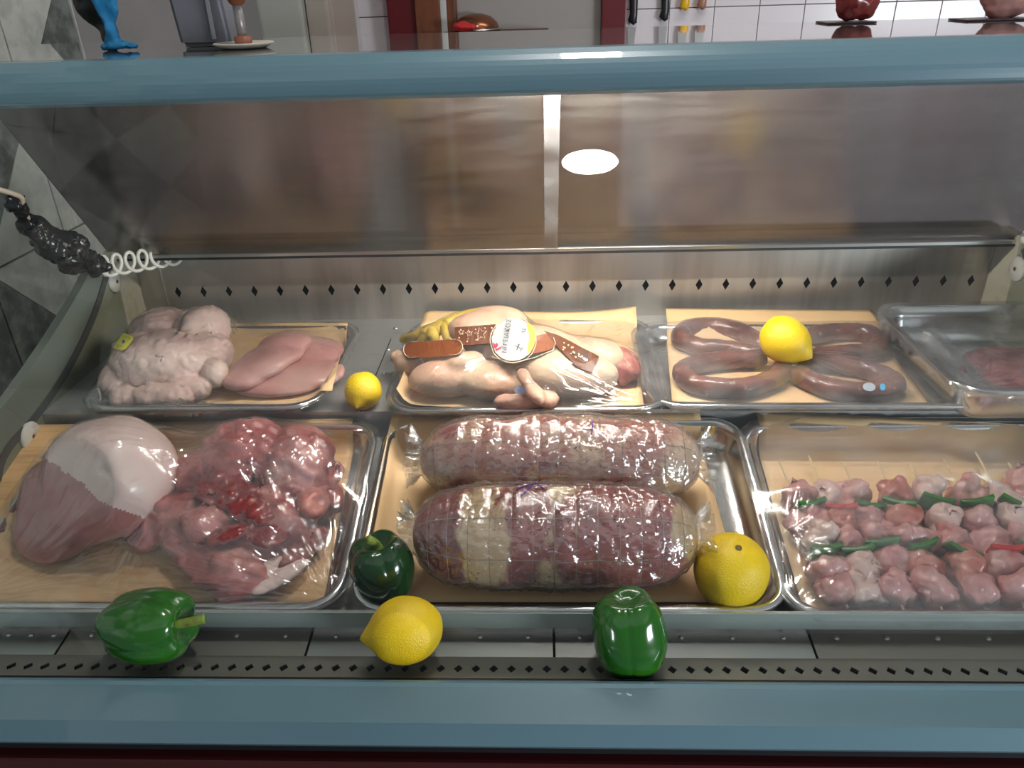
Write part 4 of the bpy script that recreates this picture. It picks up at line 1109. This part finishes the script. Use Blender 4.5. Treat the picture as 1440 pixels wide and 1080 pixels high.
# ------------------------------------------------------------------ tray F: two rolled roasts
T = tF; fl = -T.depth; L = T.F.L
paper(T, [tuple(L(505, 848, fl)[:2]), tuple(L(1046, 848, fl)[:2]), tuple(L(978, 600, fl)[:2]), tuple(L(556, 606, fl)[:2])], 'tan butcher paper under the two rolled roasts')
def roast(cu, cv, u0, u1, r_, seed, mt, label, rotz):
    c = L(cu, cv, fl + r_ + .004); a = L(u0, cv, fl + r_ + .004); b = L(u1, cv, fl + r_ + .004); hl = (b.x - a.x) / 2; c = (a + b) / 2
    root = empty('rolled_roast', label, 'rolled roast', T.F.M @ Matrix.Translation((c.x, c.y, fl + .001)), 'rolled roasts in the centre tray')
    Rz = Matrix.Translation(c) @ Matrix.Rotation(R(rotz), 4, 'Z')
    nx, ns = 90, 64
    def surf(t, th_, off=0.0):
        x = -hl + 2 * hl * t; k = abs(2 * t - 1); pr = max(0, 1 - k ** 5.0) ** .5
        rad_ = r_ * pr * (1 - .07 * k) + off
        pinch = .0016 * (abs(math.sin(x / .024 * math.pi)) ** .4)
        p_ = Vector((x, math.cos(th_) * rad_, math.sin(th_) * rad_ * .95))
        rad_ = nz(Vector((x, math.cos(th_) * .06, math.sin(th_) * .06)), 22, seed) * .005 * pr + pinch * pr
        return p_ + Vector((0, math.cos(th_), math.sin(th_))) * rad_
    def grid(fn, nx, ns):
        vs = [Rz @ fn(i / nx, 2 * math.pi * k / ns) for i in range(nx + 1) for k in range(ns)]
        fs = [(i * ns + k, i * ns + (k + 1) % ns, (i + 1) * ns + (k + 1) % ns, (i + 1) * ns + k) for i in range(nx) for k in range(ns)]
        return mesh_from(vs, fs)
    bd = child_local('meat', grid(surf, nx, ns), mt, T, root)
    for i in range(13):
        t = .07 + .86 * i / 12
        pts = [Rz @ surf(t, 2 * math.pi * k / 40, .0008) for k in range(40)]
        child_local('string', tube_bm(pts, .00045, 5, closed=True), STRING, T, root)
    for th_ in (1.0, 1.9, 2.7, 3.6):
        pts = [Rz @ surf(.04 + .92 * k / 40, th_ + math.pi * .0, .0009) for k in range(41)]
        child_local('string', tube_bm(pts, .00045, 5), STRING, T, root)
    def wrapf(t, th_):
        e_ = 1.10; tt = (t - .5) * e_ + .5
        tc_ = min(max(tt, .0), 1.0); p_ = surf(min(max(tc_, .012), .988), th_, .0026)
        if tt < .012 or tt > .988:   # gathered ends flare out
            ex = (.012 - tt if tt < .012 else tt - .988); p_.x += (-1 if tt < .5 else 1) * ex * 2 * hl * .8
            s_ = (1 + ex * 9 * (1 + .8 * math.sin(th_ * 7 + seed) + .5 * math.sin(th_ * 13)))
            p_.y = p_.y * s_; p_.z = max(p_.z * s_, -r_ + .004)
        q = Vector((p_.x, p_.y, p_.z)); n_ = Vector((0, math.cos(th_), math.sin(th_)))
        w_ = abs(nz(q, 60, seed)) * .0046 + (1 - abs(nz(Vector((q.x * .55, q.y, q.z)), 150, seed + 1)) * 2) ** 3 * .0016 + nz(q, 300, seed + 2) * .0007
        return p_ + n_ * w_
    wr_ = child_local('plastic_wrap', grid(wrapf, 240, 160), WRAP, T, root)
    return root, bd, wr_
r1, bd1, w1 = roast(783, 645, 590, 985, .056, 3, ROLL_TAN, 'paler spiced rolled roast at the back of the open tray', -.8)
r2, bd2, w2 = roast(778, 752, 580, 982, .060, 8, ROLL_RED, 'redder rolled roast tied with string at the front of the open tray', -.6)
bv = bvh_of(w1)
def pen(par, bv, strokes):
    for s_ in strokes:
        q = []
        for k in range(len(s_) - 1):
            for i in range(6):
                t = i / 6; h = hit_px(bv, s_[k][0] * (1 - t) + s_[k + 1][0] * t, s_[k][1] * (1 - t) + s_[k + 1][1] * t, .0008)
                if h: q.append(h)
        if len(q) > 2: spart('pen_mark', tube_bm(q, .0007, 6), INK, par)
pen(r1, bv, [[(833, 592), (832, 616)], [(822, 604), (836, 604)]])
pen(r2, bvh_of(w2), [[(726, 690), (738, 684), (754, 680), (768, 690)], [(733, 697), (752, 680)], [(752, 680), (778, 682)]])
fm = T.F.M
c = fm @ L(540, 798, fl + .042)
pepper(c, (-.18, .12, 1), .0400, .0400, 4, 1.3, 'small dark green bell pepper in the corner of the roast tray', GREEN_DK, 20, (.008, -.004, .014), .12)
c = fm @ L(1029, 803, fl + .040)
lemon(c, (-.02, .25, -1), .0425, .0440, 5, 'lemon with its stem scar up in the corner of the roast tray')

# ------------------------------------------------------------------ tray G: skewers
T = tG; fl = -T.depth; L = T.F.L
paper(T, [tuple(L(1130, 862, fl)[:2]), tuple(L(1560, 872, fl)[:2]), tuple(L(1560, 630, fl)[:2]), tuple(L(1058, 590, fl + .015)[:2])], 'tan butcher paper under the pork skewers')
chunks = []
for k in range(9):
    r_ = np.random.RandomState(k + 70)
    me = fuse([(Vector((0, 0, 0)), (.025 + r_.rand() * .004, .021 + r_.rand() * .005, .016 + r_.rand() * .004), tuple(r_.rand(3) * 60)),
               (Vector(r_.uniform(-.010, .010, 3)), (.022, .016, .012), tuple(r_.rand(3) * 90)), (Vector(r_.uniform(-.015, .015, 3)), (.013, .018, .012), tuple(r_.rand(3) * 90))], .0032, 1, .0050, 55, 70 + k)
    me.materials.append(CH[[0, 0, 1, 0, 2, 0, 1, 0, 2][k]]); chunks.append(me)
gr = box_bm(-.019, .019, -.0028, .0028, -.016, .016, .0018); bmesh.ops.subdivide_edges(gr, edges=gr.edges[:], cuts=2, use_grid_fill=True)
for v in gr.verts: v.co.y += v.co.x ** 2 * 9 + nz(v.co, 80, 1) * .002
slice_me = bpy.data.meshes.new('g'); gr.to_mesh(slice_me); gr.free()
for p_ in slice_me.polygons: p_.use_smooth = True
slice_me.materials.append(mat('green pepper slice', (.03, .16, .02), .3, mix=[((.10, .28, .06), 30, .5, .7)]))
red_me = slice_me.copy(); red_me.materials.clear(); red_me.materials.append(mat('red pepper slice', (.55, .01, .01), .3))
tops = [(1110, 646), (1142, 640), (1186, 650), (1232, 648), (1282, 651), (1327, 645), (1366, 634), (1420, 650), (1470, 652), (1520, 652)]
names = ['first', 'second', 'third', 'fourth', 'fifth', 'sixth', 'seventh', 'eighth', 'ninth', 'tenth']
allmeat = []
yf = L(1200, 856, fl + .02).y; yt = L(1200, 672, fl + .02).y
SL_ = L(1142, 642, fl + .022).y - L(1142, 850, fl + .022).y
stick = tube_bm([(0, .140 - SL_, 0), (0, .135, 0), (0, .140, 0)], [.0016, .0016, .0004], 8)
sme = bpy.data.meshes.new('stick'); stick.to_mesh(sme); stick.free(); sme.materials.append(WOOD)
for i, (u, v) in enumerate(tops[:9]):
    p_ = L(u, v, fl + .022)
    if p_.x > T.hx - .04: continue
    lean = [6, 2, 0, -1, 1, 0, -2, 1, 0][i]
    M = T.F.M @ Matrix.Translation((p_.x, p_.y - .140, fl + .022)) @ Matrix.Rotation(R(lean), 4, 'Z')
    lab = ('raw pork skewer at the edge of its tray nearest the rolled roasts' if i == 0 else names[i] + ' raw pork skewer counted from the rolled roasts')
    root = empty('meat_skewer', lab, 'skewer', M, 'raw pork skewers')
    s_ = bpy.data.objects.new('wooden_stick', sme); COL.objects.link(s_); s_.parent = root
    y = yf - (p_.y - .140) + .012; k = 0; top = yt - (p_.y - .140) - .030 + random.uniform(-.008, .008)
    while y < top:
        if k in (2, 5):
            q = bpy.data.objects.new('pepper_slice', red_me if (i, k) in ((7, 5), (1, 5), (5, 2)) else slice_me); y += .000; st_ = .009
            loc = (random.uniform(-.005, .005), y - .003, .007 + random.uniform(0, .005)); e_ = (random.uniform(-.2, .5), random.uniform(-.3, .3), random.uniform(-.5, .5)); sc = 1
        else:
            q = bpy.data.objects.new('meat_cube', chunks[random.randrange(9)]); st_ = random.uniform(.026, .032)
            loc = (random.uniform(-.003, .003), y + .012, random.uniform(-.001, .003)); e_ = (random.uniform(-.4, .4), random.uniform(-3, 3), random.uniform(-.6, .6)); sc = random.uniform(.92, 1.08); allmeat.append(q)
        COL.objects.link(q); q.parent = root; q.location = loc; q.rotation_euler = e_; q.scale = (sc, sc, sc); y += st_; k += 1
foc = [(-T.hx + .02, -T.hy * .35, .17, .0022), (-T.hx + .015, T.hy - .02, .16, .0012), (-T.hx + .015, -T.hy + .015, .12, .0014)]
filmG = drape(T, allmeat, 'hazy cling film over the raw pork skewers', FILM_HAZY, focus=foc, seed=21, res=(190, 120), wr=1.6)

# ------------------------------------------------------------------ loose fruit at the front and on the rear shelf
def gz(y): return g0.z - math.tan(-SL) * (y - .573) + .001
def on_grille(u, v, y): return PY(u, v, y)
c = PY(208, 877, .606)
pepper(c, (1, -.10, .10), .0425, .0500, 4, 2.2, 'green bell pepper lying on its side with its yellow-green stem out', GREEN, 40, (.006, -.006, .026), .10)
c = PY(884, 890, .602)
pepper(c, (.10, -.25, -1), .0385, .0440, 3, .7, 'green bell pepper standing upside down on the front grille', GREEN, 65, (.0, .0, .004), -.06)
c = PY(570, 887, .602)
lemon(c, (-1, -.16, -.10), .0350, .0400, 7, 'lemon lying on the front grille with its tip towards the green pepper', scar=False)
c = DECK2.L(511, 549, .0265); c = DECK2.M @ c
lemon(c, (-.12, -.90, -.30), .0262, .0290, 4, 'small lemon on the steel shelf between the chicken and bird trays')

# ------------------------------------------------------------------ coiled cable with black tape
cab = empty('coiled_cable', 'cream coiled cable with a lump of black tape hanging under the leaning panel', 'cable', Matrix.Translation(PY(80, 335, 1.10)))
def cw_(name, bm, mt): return spart(name, bm, mt, cab)
pts = catmull([PY(-30, 258, .98), PY(0, 267, 1.0), PY(18, 272, 1.01), PY(30, 278, 1.02), PY(32, 292, 1.03), PY(42, 312, 1.05)], 6)
o = cw_('cord', tube_bm(pts, .0035, 10), mat('cream cord', (.62, .50, .38), .5))
for p_ in o.data.polygons: p_.use_smooth = True
tp = catmull([PY(20, 284, 1.02), PY(30, 298, 1.04), PY(45, 318, 1.05), PY(68, 335, 1.07), (PY(92, 350, 1.09)), PY(112, 364, 1.12), PY(128, 372, 1.14), PY(146, 378, 1.16)], 6)
wid = lambda t: .010 + .017 * math.exp(-((t - .55) / .20) ** 2) + .002 * math.sin(t * 23)
me = fuse([(p_, (wid(i / len(tp)) * 1.1, wid(i / len(tp)) * .8, wid(i / len(tp))), (i * 31, i * 17, i * 47)) for i, p_ in enumerate(tp)], .0026, 1, .0065, 55, 4)
o = cw_('black_tape', me, mat('black tape', (.010, .009, .010), .20, bump=(60, .8)))
A_ = PY(138, 376, 1.17); B_ = PY(248, 358, 1.285); pts = []; turns = 6.2
for k in range(200):
    t = k / 199; a = 2 * math.pi * turns * t - 1.2; q = A_.lerp(B_, t); r_ = .0160
    pts.append(q + Vector((0, math.cos(a) * r_ * .8, math.sin(a) * r_ * 1.05)) + Vector((.006 * math.cos(a), 0, 0)))
o = cw_('coil', tube_bm(pts, .0030, 10), mat('white cord', (.80, .77, .68), .4))
for p_ in o.data.polygons: p_.use_smooth = True
A_ = PY(24, 226, PX(77, 256, -.70).y)

# ------------------------------------------------------------------ things on and behind the service top
ZC = ZT + .0005
def on_top(u, v, y): q = PY(u, v, y); return Vector((q.x, y, ZC))
# grey slicer column
q = on_top(302, 62, 1.24)
mc = empty('weighing_scale_column', 'grey slanted metal column standing on the service top', 'scale', Matrix.Translation(q))
bm = bmesh.new(); k_ = 1.25 / 1080 * 1.13
prism = [(-.040, .0), (.036, .0), (.022, .22), (-.056, .22)]
vs = [bm.verts.new((x, y, z)) for y in (-.03, .05) for x, z in prism]
for f in ((0, 1, 2, 3), (7, 6, 5, 4), (0, 4, 5, 1), (1, 5, 6, 2), (2, 6, 7, 3), (3, 7, 4, 0)): bm.faces.new([vs[i] for i in f])
bmesh.ops.bevel(bm, geom=bm.edges[:], offset=.006, segments=3, affect='EDGES')
obj('column', bm, mat('grey painted metal', (.15, .15, .17), .35), mc, smooth=False)
obj('side_plate', box_bm(.012, .016, -.036, -.030, .01, .2), mat('lighter grey edge', (.3, .3, .33), .3), mc)
# sharpening steel in a holder
q = on_top(343, 62, 1.16)
ks = empty('sharpening_steel', 'wooden handled steel standing upright in a small pale dish', 'sharpening steel', Matrix.Translation(q))
obj('dish', lathe([(0, 0), (.030, 0), (.042, .006), (.040, .0075), (.028, .0025), (0, .0025)], 28), mat('pale dish', (.55, .50, .42), .35), ks, smooth=True)
obj('collar', lathe([(.012, .003), (.012, .014), (.008, .016), (.006, .016)], 20), mat('rusty collar', (.25, .09, .05), .5), ks, smooth=True)
obj('rod', tube_bm([(0, 0, .004), (0, 0, .058)], .0065, 12), mat('grey rod', (.28, .25, .25), .35, .4), ks, smooth=True)
obj('handle', lathe([(.004, .052), (.010, .056), (.0145, .066), (.014, .090), (.011, .110), (.0, .118)], 20), mat('handle wood', (.18, .05, .02), .35), ks, smooth=True)
# black bag and blue cloth
q = on_top(152, 62, 1.22)
bb_ = fuse([(Vector((-.006, 0, .020)), (.014, .014, .024)), (Vector((-.018, 0, .07)), (.030, .022, .04)), (Vector((-.03, 0, .13)), (.045, .028, .05))], .004, 2, .003, 40, 3)
o = obj('plastic_bag', bb_, mat('black plastic', (.006, .006, .007), .5), smooth=True); o.matrix_world = Matrix.Translation(q + Vector((0, .02, 0)))
props(o, 'black plastic bag narrowing downwards behind the blue cloth', 'bag')
cl = fuse([(Vector((0.004, 0, .03)), (.010, .009, .034)), (Vector((.008, 0, .07)), (.018, .010, .035)), (Vector((.008, 0, .12)), (.024, .012, .05)), (Vector((.014, -.002, .005)), (.026, .012, .006))], .003, 2, .004, 50, 8)
o = obj('cleaning_cloth', cl, mat('blue cloth', (.01, .17, .36), .8, bump=(120, .8)), smooth=True); o.matrix_world = Matrix.Translation(on_top(155, 62, 1.185))
props(o, 'bright blue cloth bunched up in front of the black bag', 'cloth')
# fridge, cabinet and pillar behind the counter
def tall(name, u0, u1, y, mt, label, cat, extra=None, dz=2.1, kind=None):
    a = PY(u0, 30, y).x; b = PY(u1, 30, y).x; c_ = (a + b) / 2
    r_ = empty(name, label, cat, Matrix.Translation((c_, y, 0)), kind=kind)
    obj('body', box_bm(a - c_, b - c_, .006, .30, 0, dz, .008), mt, r_)
    obj('door', box_bm(a - c_ + .004, b - c_ - .004, -.02, .004, .10, dz - .02, .008), mt, r_)
    return r_, a - c_, b - c_
wm = mat('off white enamel', (.52, .52, .47), .35); cm_ = mat('cream enamel', (.48, .42, .36), .4); wh = mat('white enamel', (.66, .63, .62), .35)
r_, a, b = tall('refrigerator', 366, 431, 2.3, wm, 'off white upright refrigerator behind the counter', 'refrigerator')
obj('door_handle', box_bm(b - .03, b - .018, -.045, -.018, .9, 1.2, .004), STEEL, r_)
r_, a, b = tall('cupboard', 433, 468, 2.32, cm_, 'narrow cream cupboard beside the off white refrigerator', 'cupboard')
obj('door_handle', box_bm(b - .02, b - .012, -.04, -.018, 1.0, 1.12, .003), STEEL, r_)
pa, pb_ = PY(468, 30, 2.75).x, PY(493, 30, 2.75).x
o = obj('trim_2', box_bm(pa, pb_, 2.7, 2.9, 0, 2.8, .01), wh); props(o, kind='structure')
# bowl in the doorway
q = PY(670, 42, 2.80)
bw = empty('copper_bowl', 'round copper brown bowl upside down in the doorway', 'bowl', Matrix.Translation(q))
obj('bowl_shell', lathe([(.075, 0), (.076, .006), (.070, .022), (.050, .040), (.020, .049), (0, .05)], 32), mat('copper brown', (.25, .10, .05), .25, .8), bw, smooth=True)
obj('rim', lathe([(.073, -.002), (.080, 0), (.080, .004), (.074, .005)], 32), STEEL, bw, smooth=True)
o = obj('shelf_board', box_bm(-.11, .24, -.10, .10, -.02, 0, .003), mat('dark shelf', (.06, .03, .02), .5)); o.matrix_world = Matrix.Translation(q + Vector((0, 0, -.003)))
props(o, 'dark shelf board under the copper bowl in the doorway', 'shelf')
o = obj('red_cloth', fuse([(Vector((0, 0, .010)), (.035, .03, .014)), (Vector((.02, -.01, .008)), (.03, .02, .01))], .004, 2, .003, 50, 2), mat('red cloth', (.5, .02, .02), .8), smooth=True); o.matrix_world = Matrix.Translation(PY(651, 42, 2.70))
props(o, 'small red cloth lying beside the copper bowl', 'cloth')
# knives on the wall
YK = 2.9 - .03
zr = PY(930, 0, YK).z + .17
rk = obj('knife_rack', box_bm(PY(870, 0, YK).x, PY(1020, 0, YK).x, YK + .008, YK + .022, zr - .02, zr + .02, .003), mat('rack black', (.03, .03, .03), .4)); props(rk, 'black magnetic rack holding four knives on the white tiles', 'knife rack')
for u, v, hm, lab in ((889, 33, (.010, .010, .011), 'black handled knife nearest the dark red doorway'), (933, 28, (.012, .012, .013), 'black handled knife next to the yellow handled knife'), (962, 13, (.75, .42, .01), 'knife with the bright yellow handle on the tiles'), (986, 12, (.35, .16, .10), 'knife with the brownish handle, farthest from the doorway')):
    e_ = PY(u, v, YK)
    r_ = empty('kitchen_knife', lab, 'knife', Matrix.Translation((e_.x, YK, e_.z)), 'knives on the wall rack')
    hb = tube_bm([(-.004, 0, 0), (0, 0, .006), (.004, 0, .03), (.002, 0, .07), (.004, 0, .105), (.004, 0, .115)], [.010, .016, .0125, .014, .015, .012], 14)
    for vv in hb.verts: vv.co.y *= .6
    obj('handle', hb, mat('knife handle', hm, .35), r_, smooth=True)
    bl = box_bm(-.016, .016, -.001, .001, .11, .30); 
    for vv in bl.verts:
        if vv.co.z > .2: vv.co.x = -.004 + (vv.co.x > 0) * .002
    obj('blade', bl, STEEL, r_)
# meat pieces lying on the far edge of the service top
for u, y, sc, lab, mt in ((1196, 1.36, 1.0, 'dark red piece of meat on the service top edge', RED), (1402, 1.33, 1.35, 'pale pink piece of meat at the far end of the service top', FILLET)):
    q = on_top(u, 30, y)
    me = fuse([(Vector((0, 0, .030 * sc)), (.026 * sc, .022, .032 * sc)), (Vector((.014 * sc, 0, .022 * sc)), (.026 * sc, .02, .022 * sc)), (Vector((-.012 * sc, 0, .05 * sc)), (.02 * sc, .018, .03 * sc)), (Vector((.008, 0, .07 * sc)), (.022 * sc, .018, .03 * sc))], .0035, 2, .003, 50, int(u))
    o = obj('meat_piece', me, mt, smooth=True); o.matrix_world = Matrix.Translation(q); props(o, lab, 'meat')
    t_ = obj('dark_dish', box_bm(-.045 * sc, .03 * sc, -.03, .03, -.0003, .0022, .001), mat('dark dish', (.06, .03, .03), .3)); t_.matrix_world = Matrix.Translation(q)
    props(t_, 'thin dark sheet under the ' + ('dark red' if u < 1300 else 'pale pink') + ' meat on the service top', 'sheet'); o.location.z += .003
